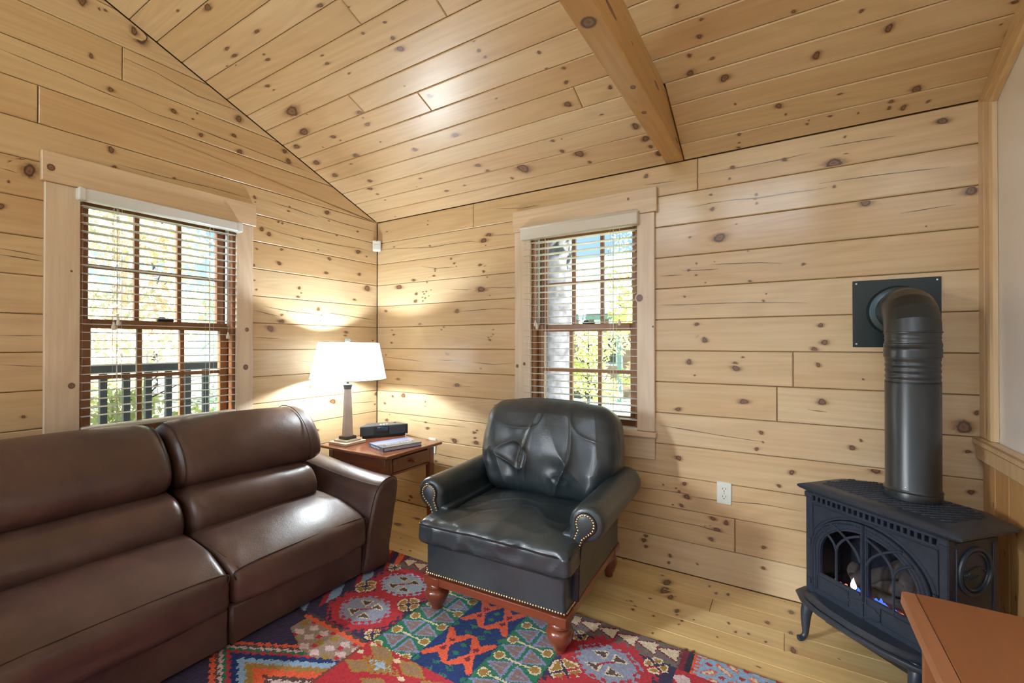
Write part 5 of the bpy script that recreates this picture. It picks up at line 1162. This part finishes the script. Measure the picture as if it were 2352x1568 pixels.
        for k in range(nb):
            t = PI/2*(k+.5)/nb; x,z = out(t,.0145); m.box((x,yd-.002,z), (.004,.004,.004), .001)
        m.build('moulding', I, d)
        m = MB(); th = .0048
        def arcp(a, b, cx_, cz_, r): return [(dc+sg*(cx_+r*math.cos(t)), yd-.004, cz_+r*math.sin(t)) for t in np.linspace(a,b,12)]
        m.tube([(dc+sg*.106,yd-.004,.272),(dc+sg*.106,yd-.004,.405)], th, 6)
        m.tube(smooth_open([(dc+sg*x,yd-.004,z) for x,z in ((.106,.400),(.098,.432),(.068,.468),(.030,.492),(.010,.500))],5), th, 6)
        m.tube(smooth_open([(dc+sg*x,yd-.004,z) for x,z in ((.106,.400),(.116,.428),(.138,.452),(.166,.470))],5), th, 6)
        m.tube(smooth_open([(dc+sg*x,yd-.004,z) for x,z in ((.012,.400),(.030,.436),(.066,.470),(.112,.498),(.135,.506))],5), th, 6)
        m.build('tracery', I, d)
        P = [(dc+sg*.012,.274),(dc+sg*(AW-.040),.274)]+[out(PI/2*k/12,.040) for k in range(12)]+[(dc+sg*.012,ZS+AH-.040)]
        m = MB(); m.prism(P, yd+.010, yd+.013, lambda p,q,t: (p,t,q)); m.build('pane', M_stoveglass, d, smooth=False)
        m = MB(); el = [(dc+.058*math.cos(a)*1.0, .226+.027*math.sin(a)) for a in np.linspace(PI/2,PI/2+sg*-PI,20)]; m.tube([(x,yd-.003,z) for x,z in el], .0035, 6)
        el2 = [(x+sg*.0018 if abs(x-dc) < .003 else x,z) for x,z in el]; m.prism(el2, yd-.004, yd+.002, lambda p,q,t: (p,t,q)); m.build('handle_boss', I, d, angle=30)
        for zz in (.225,.395): m = MB(); m.lathe([(0,-.012),(.007,-.012),(.007,.012),(0,.012)], 10, Matrix.Translation((dc+sg*(AW+.008),yd+.002,zz))); m.build('hinge', I, d)
    # bowed ash lip and stepped base moulding
    lip = [(-.292,-.085),(-.280,-.150),(-.225,-.190),(-.135,-.212),(-.010,-.220),(.115,-.212),(.205,-.190),(.262,-.150),(.274,-.085),(.250,-.05),(-.268,-.05)]
    def inset_scale(f): return [(-.009+(x+.009)*f, -.06+(y+.06)*f) for x,y in lip]
    m = MB(); vs = []; st = [(.80,.150),(.90,.146),(.955,.150),(.985,.156),(1.0,.164),(.99,.171),(.955,.174),(.90,.170),(.86,.169),(.80,.178),(.76,.186)]
    for f,z in st: vs += [(x,y,z) for x,y in inset_scale(f)]
    n = len(lip); fs = []
    for i in range(len(st)-1):
        for k in range(n): fs.append((i*n+k,i*n+(k+1)%n,(i+1)*n+(k+1)%n,(i+1)*n+k))
    fs += [tuple(range(n)), tuple((len(st)-1)*n+k for k in range(n))]; m.add(vs, fs); m.build('ash_lip', I, root, angle=45)
    m = MB(); m.box((-.009,.03,.158), (.50,.19,.03), .004); m.build('base_plate', I, root, smooth=False)
    m = MB(); m.box((-.01,-.01,.108), (.36,.17,.075), .004); m.build('underpan', M_blacksk, root, smooth=False)
    for x,y in ((-.205,-.150),(.186,-.150),(-.215,.090),(.196,.090)):
        sx, sy = (-1 if x < 0 else 1), (-1 if y < 0 else 1); m = MB()
        P = [(x,y,.162),(x+sx*.006,y+sy*.018,.12),(x+sx*.004,y+sy*.026,.07),(x+sx*.002,y+sy*.030,.030),(x+sx*.006,y+sy*.042,.012),(x+sx*.010,y+sy*.058,.010)]
        m.tube(smooth_open(P,4), [.026+(.011-.026)*min(1,i/12) if i < 16 else .012 for i in range(21)], 10); V = np.array(m.v); V[:,2] = np.maximum(V[:,2], .0); m.v = [tuple(p) for p in V]; m.build('leg', I, root)
    # firebox lining, logs, embers and flames
    m = MB(); m.box((-.01,.085,.40), (.40,.010,.28)); m.box((-.215,-.0,.40), (.010,.17,.28)); m.box((.190,.0,.40), (.010,.17,.28)); m.box((-.01,.0,.228), (.41,.17,.030)); m.box((-.01,.0,.545), (.40,.17,.008)); m.build('firebox', M_firebox, root, smooth=False)
    for k,(x0,y0,z0,x1,y1,z1,r) in enumerate(((-.17,.03,.285,.14,.04,.295,.032),(-.12,-.02,.272,.02,.06,.372,.027),(.15,-.025,.272,.0,.05,.385,.029),(-.06,-.045,.268,.12,-.04,.270,.022))):
        m = MB(); pts = [Vector((x0,y0,z0)).lerp(Vector((x1,y1,z1)), t/12) for t in range(13)]; m.tube(pts, [r*(1+.12*math.sin(3*i+k)) for i in range(13)], 12)
        V = np.array(m.v); V += (swave(V,60,200+k,3)*.0035)[:,None]; m.v = [tuple(p) for p in V]; m.build('log', M_log, root)
    m = MB()
    for k in range(46):
        x = random.uniform(-.19,.165); y = random.uniform(-.07,-.045); s_ = random.uniform(.003,.007); m.box((x,y,.247+s_/2), (s_*1.6,s_*1.3,s_), s_*.2, None)
    m.build('embers', M_ember, root, stuff=True)
    def flame(x, y, z, h, w, mat):
        m = MB(); m.lathe([(0,0),(w*.55,h*.08),(w,h*.25),(w*.85,h*.45),(w*.4,h*.75),(0,h)], 10, Matrix.Translation((x,y,z))); V = np.array(m.v); V[:,0] += np.sin((V[:,2]-z)*90+x*50)*.004*(V[:,2]-z)/h; m.v = [tuple(p) for p in V]; m.build('flame', mat, root)
    flame(-.088,-.068,.255,.050,.011,M_flamew); flame(-.05,-.062,.250,.030,.008,M_flameb)
    for x,h,w in ((-.098,.020,.011),(-.072,.024,.009),(-.035,.034,.008),(-.006,.030,.010),(.010,.034,.010),(.026,.028,.009),(.110,.028,.010),(.128,.034,.011),(.142,.024,.008),(.058,.018,.007)): flame(x,-.060,.247,h,w,M_flameb)
    for x in (-.060,-.044,-.02,.035,.066,.088,.122): flame(x,-.070,.245,.012,.008,M_ember)
    return root
M_stoveglass = glassmat('stove_glass', (.82,.84,.90,1))
M_ember = emit('ember_glow', (1.0,.22,.10,1), 2.2)
M_flamew = emit('white_flame', (1.0,.90,.80,1), 4.0)
M_flameb = emit('blue_flame', (.10,.22,1.0,1), 1.6)
make_stove()

# ------------------------------------------------------------------ flue pipe
def make_flue():
    px, py = 3.285, -.258; R = .0835
    root = thing('flue_pipe', 'black flue pipe with elbow rising from the stove to a square wall plate', 'pipe', (px,py,.650))
    z0 = .650; B = Matrix.Translation((0,0,-z0))
    m = MB(); m.lathe([(R+.004,z0),(R+.004,.682),(R+.001,.688),(R,.69),(R,1.10)], 40, B); m.lathe([(R+.003,.676),(R+.006,.680),(R+.003,.684)],40,B); m.build('lower_pipe', M_pipe, root, angle=50)
    pr = [(R,1.09)]
    for z in (1.105,1.128,1.150,1.172):
        pr += [(R,z-.008),(R-.0022,z-.003),(R-.0022,z+.003),(R,z+.008)]
    pr += [(R,1.19),(R+.0035,1.191),(R+.0035,1.214)]
    for z in (1.226,):
        pr += [(R+.0035,z-.004),(R+.0012,z),(R+.0035,z+.004)]
    pr += [(R+.0035,1.243),(R+.001,1.245)]
    for z in (1.258,1.272): pr += [(R+.001,z-.006),(R-.001,z),(R+.001,z+.006)]
    pr += [(R+.001,1.288)]
    m = MB(); m.lathe(pr, 40, B); m.build('telescoping_pipe', M_pipe, root, angle=50)
    # elbow: five mitred gores from vertical to horizontal (towards the wall)
    m = MB(); zc, rb = 1.286, .098; rings = []
    ns = 5
    path = []; 
    for k in range(ns+1):
        a = PI/2*k/ns; path.append(((0, rb-rb*math.cos(a), zc+rb*math.sin(a)), a))
    vs = []; seg = 40
    for (c,a) in path:
        for k in range(seg):
            t = 2*PI*k/seg; u = math.cos(t)*(R+.002); v = math.sin(t)*(R+.002); vs.append((c[0]+u, c[1]+v*math.cos(a), c[2]-v*math.sin(a)-z0))
    fs = []
    for i in range(ns):
        for k in range(seg): k2 = (k+1)%seg; fs.append((i*seg+k,i*seg+k2,(i+1)*seg+k2,(i+1)*seg+k))
    m.add(vs, fs); el = m.build('elbow', M_pipe, root, angle=12)
    m = MB()
    for (c,a) in (path[0],path[-1]):
        m.tube([(c[0]+math.cos(2*PI*k/40)*(R+.003), c[1]+math.sin(2*PI*k/40)*(R+.003)*math.cos(a), c[2]-z0-math.sin(2*PI*k/40)*(R+.003)*math.sin(a)) for k in range(40)], .0028, 6, closed=True)
    m.build('bead', M_pipe, el)
    m = MB(); m.lathe([(R,0),(R,.138)], 40, Matrix.Translation((0,rb,zc+rb-z0)) @ Matrix.Rotation(-PI/2,4,'X')); m.build('horizontal_pipe', M_pipe, root)
    m = MB(); m.lathe([(R+.001,.118),(R+.020,.124),(R+.026,.140),(R+.028,.146),(R+.020,.1475)], 40, Matrix.Translation((0,rb,zc+rb-z0)) @ Matrix.Rotation(-PI/2,4,'X')); m.build('trim_collar', M_pipecol, root)
    m = MB(); m.box((3.275-px,-.006-py,1.377-z0), (.298,.010,.298), .0015); pl = m.build('wall_plate', M_plate, root, smooth=False)
    for sx in (-1,1):
        for sz in (-1,1):
            m = MB(); m.lathe([(0,0),(.0045,0),(.0035,.0018),(0,.0024)], 10, Matrix.Translation((3.275-px+sx*.136,-.011-py,1.377-z0+sz*.136)) @ Matrix.Rotation(PI/2,4,'X')); m.build('screw', M_screw, pl)
    m = MB()
    for a in (-2.0,.1,1.9): m.lathe([(0,0),(.004,0),(.003,.002),(0,.0025)], 8, Matrix.Translation((R*math.cos(a),R*math.sin(a),.70-z0+.0)) @ Matrix.Rotation(a,4,'Z') @ Matrix.Rotation(PI/2,4,'Y'))
    m.build('screw', M_screw, root)
    return root
M_pipecol = plain('worn_bright_edged_collar', (.04,.06,.065,1), .3, metal=.6)
make_flue()

# ------------------------------------------------------------------ low cabinet in the foreground
def make_cabinet():
    x0,x1,y0,y1,zt = 3.150,3.515,-1.80,-.832,.520; cx,cy = (x0+x1)/2,(y0+y1)/2
    root = thing('media_cabinet', 'low orange-brown open cabinet with pale edge band in the foreground by the stove', 'cabinet', (cx,cy,0))
    tk = .030; w, d = x1-x0, y1-y0
    m = MB(); m.box((.018,0,zt-tk/2), (w-.036,d,tk), .002); tp = m.build('top', M_cabinet, root)
    m = MB(); P = [(-w/2+.012,-d/2),(-w/2+.036,-d/2),(-w/2+.036,d/2),(-w/2+.012,d/2),(-w/2+.004,d/2-.004),(-w/2,d/2-.014),(-w/2,-d/2+.01)]
    m.prism(P, zt-tk, zt-.001, lambda p,q,t: (p,q,t), .0, .002); m.build('edge_band', M_cabedge, tp, smooth=False)
    for y in (d/2-.030, -d/2+.030):
        m = MB(); m.box((.020,y,(zt-tk)/2), (w-.050,.022,zt-tk), .0015); m.build('side_panel', M_cabinet, root)
    m = MB(); m.box((w/2-.012,0,(zt-tk)/2), (.012,d-.08,zt-tk-.02), 0); m.build('back_panel', M_cabinet, root, smooth=False)
    for z in (.055,.270):
        m = MB(); m.box((.014,0,z), (w-.060,d-.082,.020), .001); m.build('shelf', M_cabinet, root)
    m = MB(); m.box((-w/2+.05,0,.022), (.018,d-.082,.044), .001); m.build('plinth', M_cabinet, root)
make_cabinet()
m = MB(); m.tube(smooth_open([(3.22,-.62,.006),(3.15,-.66,.02),(3.10,-.72,.012),(3.12,-.79,.006),(3.20,-.81,.006)],6), .003, 6)
tag(m.build('power_cord', M_cord, None), 'thin white power cord on the floor between the stove and the foreground cabinet', 'cord')

# ------------------------------------------------------------------ outdoors
m = MB(); m.box((0,0,0), (90,90,.2)); g = m.build('ground', M_grass, None, Matrix.Translation((-10,20,-1.05)), smooth=False); struct(g)
m = MB(); m.prism([(-1.6,5.0),(-.6,5.0),(-2.2,9.5),(-3.2,13.2),(-5.0,13.2),(-3.6,9.0)], 0, .03, lambda p,q,t: (p,q,-.95+t)); tag(m.build('gravel_path', M_drive, None, smooth=False), 'pale gravel path on the lawn outside the window behind the armchair', 'path')
# porch rail beyond the left window
def porch():
    X = -1.8; root = thing('porch_railing', 'dark porch railing with square balusters outside the left window', 'railing', (X,.2,-.05))
    m = MB(); m.box((0,-.2,1.09), (.12,4.6,.07), .006); m.build('top_rail', M_porch, root)
    m = MB(); m.box((0,-.2,.14), (.06,4.6,.06), .004); m.build('bottom_rail', M_porch, root)
    m = MB(); m.box((0,0,0), (.045,.045,.90), .003); first = None
    for k in range(31):
        M_ = Matrix.Translation((0,-2.45+.148*k,.60))
        if first is None: first = m.build('baluster', M_porch, root, M_)
        else: c = first.copy(); COL.objects.link(c); c.parent = root; c.matrix_local = M_
    for y in (-2.5,2.1): 
        m = MB(); m.box((0,y,1.2), (.12,.12,2.4), .006); m.build('post', M_porch, root)
    m = MB(); m.box((-.82,-.2+.2,-.06), (2.0,4.8,.08)); deck = m.build('porch_deck', M_porch, None, Matrix.Translation((0,0,-.05)), smooth=False); struct(deck)
    m = MB(); m.box((X,.0,2.44), (.14,4.8,.20), .004); m.box((X+.30,.0,2.50), (.05,4.8,.12), .004); struct(m.build('porch_beam', M_porch, None, smooth=False))
porch()
def leaves(centers, radii, n, size, seed, shell=.35):
    r = np.random.default_rng(seed); vs = []; fs = []
    for _ in range(n):
        k = r.integers(len(centers)); d = r.normal(size=3); d /= np.linalg.norm(d); p = np.array(centers[k])+d*np.array(radii[k])*(shell+(1-shell)*r.random()**.5)
        a = r.normal(size=3); a /= np.linalg.norm(a); b = np.cross(a, r.normal(size=3)); b /= np.linalg.norm(b)+1e-9; s = size*r.uniform(.6,1.3); i = len(vs)
        vs += [tuple(p-a*s), tuple(p+b*s*.45), tuple(p+a*s), tuple(p-b*s*.45)]; fs.append((i,i+1,i+2,i+3))
    return vs, fs
def tree(x, y, h, cr, mat, label, seed, n=2200, size=.13, lean=0.0, tr=.12, low=.25, bark=None, conifer=False):
    r = random.Random(seed); root = thing('tree' if h > 2.6 else 'shrub', label, 'tree' if h > 2.6 else 'shrub', (x,y,-.95), 0, 'trees outside the windows' if h > 2.6 else 'shrubs beyond the porch railing')
    top = (lean*h, lean*h*.3, h); m = MB(); m.tube(smooth_open([(0,0,-.1),(lean*h*.3,0,h*.35),(lean*h*.7,lean*h*.2,h*.7),top],5), [tr*(1-.8*i/15) for i in range(16)], 10)
    for k in range(7):
        z = h*r.uniform(.3,.85); a = r.uniform(0,6.28); l = cr*r.uniform(.6,1.0); c = lean*z
        m.tube([(c,0,z),(c+l*.5*math.cos(a),l*.5*math.sin(a),z+l*.25),(c+l*math.cos(a),l*math.sin(a),z+l*.35)], [tr*.35,tr*.2,tr*.05], 6)
    m.build('trunk', bark or M_bark, root)
    cs_, rs = [], []
    if conifer:
        for k in range(9):
            t = k/8; q = cr*(1-t*.85); cs_.append((lean*h*t,0,h*(low+(1-low)*t))); rs.append((q,q,h*.07))
    else:
        for k in range(11):
            a = r.uniform(0,6.28); d = cr*r.uniform(.1,.75); z = h*(low+(1-low)*r.random()); cs_.append((lean*z+d*math.cos(a), d*math.sin(a), z)); q = cr*r.uniform(.35,.6); rs.append((q,q,q*.75))
    vs, fs = leaves(cs_, rs, n, size, seed); m = MB(); m.add(vs, fs); m.build('foliage', mat, root, smooth=False)
    return root
# seen through the left window
tree(-4.3,-.05,2.1,.8,L_yel,'low yellow-green shrub just beyond the porch railing, left of the window',1,2400,.055,low=.2,tr=.03)
tree(-4.6,1.80,2.3,.85,L_yel,'rounded yellow-green shrub beyond the right half of the porch railing',2,2400,.055,low=.2,tr=.03)
tree(-6.6,.35,5.6,1.2,L_or,'small orange autumn tree behind the porch, seen in the left panes',3,3200,.075,lean=.05,tr=.06,low=.3,bark=M_bark2)
tree(-7.4,3.0,6.0,1.2,L_con,'green conifer seen in the right panes of the left window',4,3600,.075,low=.12,tr=.09,conifer=True)
tree(-10.8,1.7,7.5,1.8,L_or,'taller orange tree with pale leaning trunk behind the conifer',5,3000,.085,lean=-.08,tr=.07,low=.35,bark=M_bark2)
tree(-12.6,6.4,8.0,2.4,L_green,'broad green tree far beyond the porch on the right',6,3600,.10,low=.15)
tree(-17.0,-1.4,8.5,2.6,L_green,'broad green tree far beyond the porch on the left',7,3600,.10,low=.15)
tree(-17.0,4.6,9.5,2.8,L_or,'distant orange tree closing the view from the left window',8,3400,.13,low=.12)
tree(-19,11.5,9.0,3.0,L_con,'distant dark evergreen at the right edge of the left window view',9,3000,.13,low=.1,conifer=True)
# seen through the window behind the armchair
tr_ = thing('tree', 'thick grey-barked tree trunk close outside the window behind the armchair', 'tree', (-.10,3.55,-.95), 0, 'trees outside the windows')
m = MB(); m.tube([(0.02,0,-.1),(0,0,.3),(0,0,2.2),(.01,0,4.5),(0,0,7.5)], [.34,.27,.25,.235,.20], 20); V = np.array(m.v); V[:,:2] *= (1+swave(V*np.array([1,1,.25]),16,5,3)*.05)[:,None]; m.v = [tuple(p) for p in V]; m.build('trunk', M_bark, tr_)
vs, fs = leaves([(0,0,7),(1.6,.5,5.6),(-1.2,.4,6.0)], [(2,2,1.2),(1.5,1.2,.6),(1.3,1.2,.8)], 2200, .09, 31); m = MB(); m.add(vs, fs); m.build('foliage', L_green, tr_, smooth=False)
tree(-.25,8.0,4.4,1.1,L_yel,'yellow-green maple right of the thick trunk in the armchair window',10,2800,.075,low=.30,tr=.06)
tree(-2.0,9.6,2.9,1.2,L_yel,'small yellow tree in front of the cabin porch',11,2400,.075,low=.25,tr=.05)
tree(-7.5,27,9,3.2,L_green,'green tree behind the cabin roof on the left',12,3000,.15,low=.15)
tree(-1.5,28,9,3.2,L_green,'green tree behind the cabin roof on the right',13,3000,.15,low=.15)
tree(2.6,15,7,2.0,L_con,'evergreen at the right end of the cabin',14,2600,.12,low=.08,conifer=True)
def cabin():
    root = thing('cabin', 'distant log cabin with pale metal roof and green trim beyond the lawn', 'house', (-3.6,17.5,-.95))
    w, d, hw = 7.0, 5.0, 3.5
    m = MB(); m.box((0,0,hw/2), (w,d,hw)); m.build('wall', M_hwall, root, smooth=False)
    m = MB(); m.prism([(-d/2-1.2,hw-.15),(0,hw+2.6),(d/2+.6,hw+.2),(d/2+.6,hw+.32),(0,hw+2.75),(-d/2-1.2,hw)], -w/2-.4, w/2+.4, lambda p,q,t: (t,p,q)); m.build('roof', M_roofg, root, smooth=False)
    m = MB(); m.box((0,-d/2-1.16,hw-.22), (w+.8,.06,.30)); m.build('fascia', M_hgreen, root, smooth=False)
    m = MB(); m.box((0,0,0), (.30,.05,.28)); first = None
    for k in range(12):
        M_ = Matrix.Translation((-w/2+.3+.58*k,-d/2-1.12,hw-.52))
        if first is None: first = m.build('rafter_end', M_hteeth, root, M_)
        else: c = first.copy(); COL.objects.link(c); c.parent = root; c.matrix_local = M_
    m = MB(); m.box((0,-d/2-1.1,hw-.80), (w+.4,.14,.20)); m.build('porch_beam', M_hgreen, root, smooth=False)
    for k in range(4): m = MB(); m.box((-w/2+.1+k*(w-.2)/3,-d/2-1.1,hw/2-.45), (.16,.16,hw-.9)); m.build('post', M_hgreen, root, smooth=False)
    for x in (-2.0,.2,2.2):
        m = MB(); m.box((x,-d/2-.02,1.9), (1.0,.08,1.2)); wdw = m.build('window', M_hteeth, root, smooth=False); m = MB(); m.box((x,-d/2-.05,1.9), (.84,.06,1.04)); m.build('pane', M_display, wdw, smooth=False)
cabin()
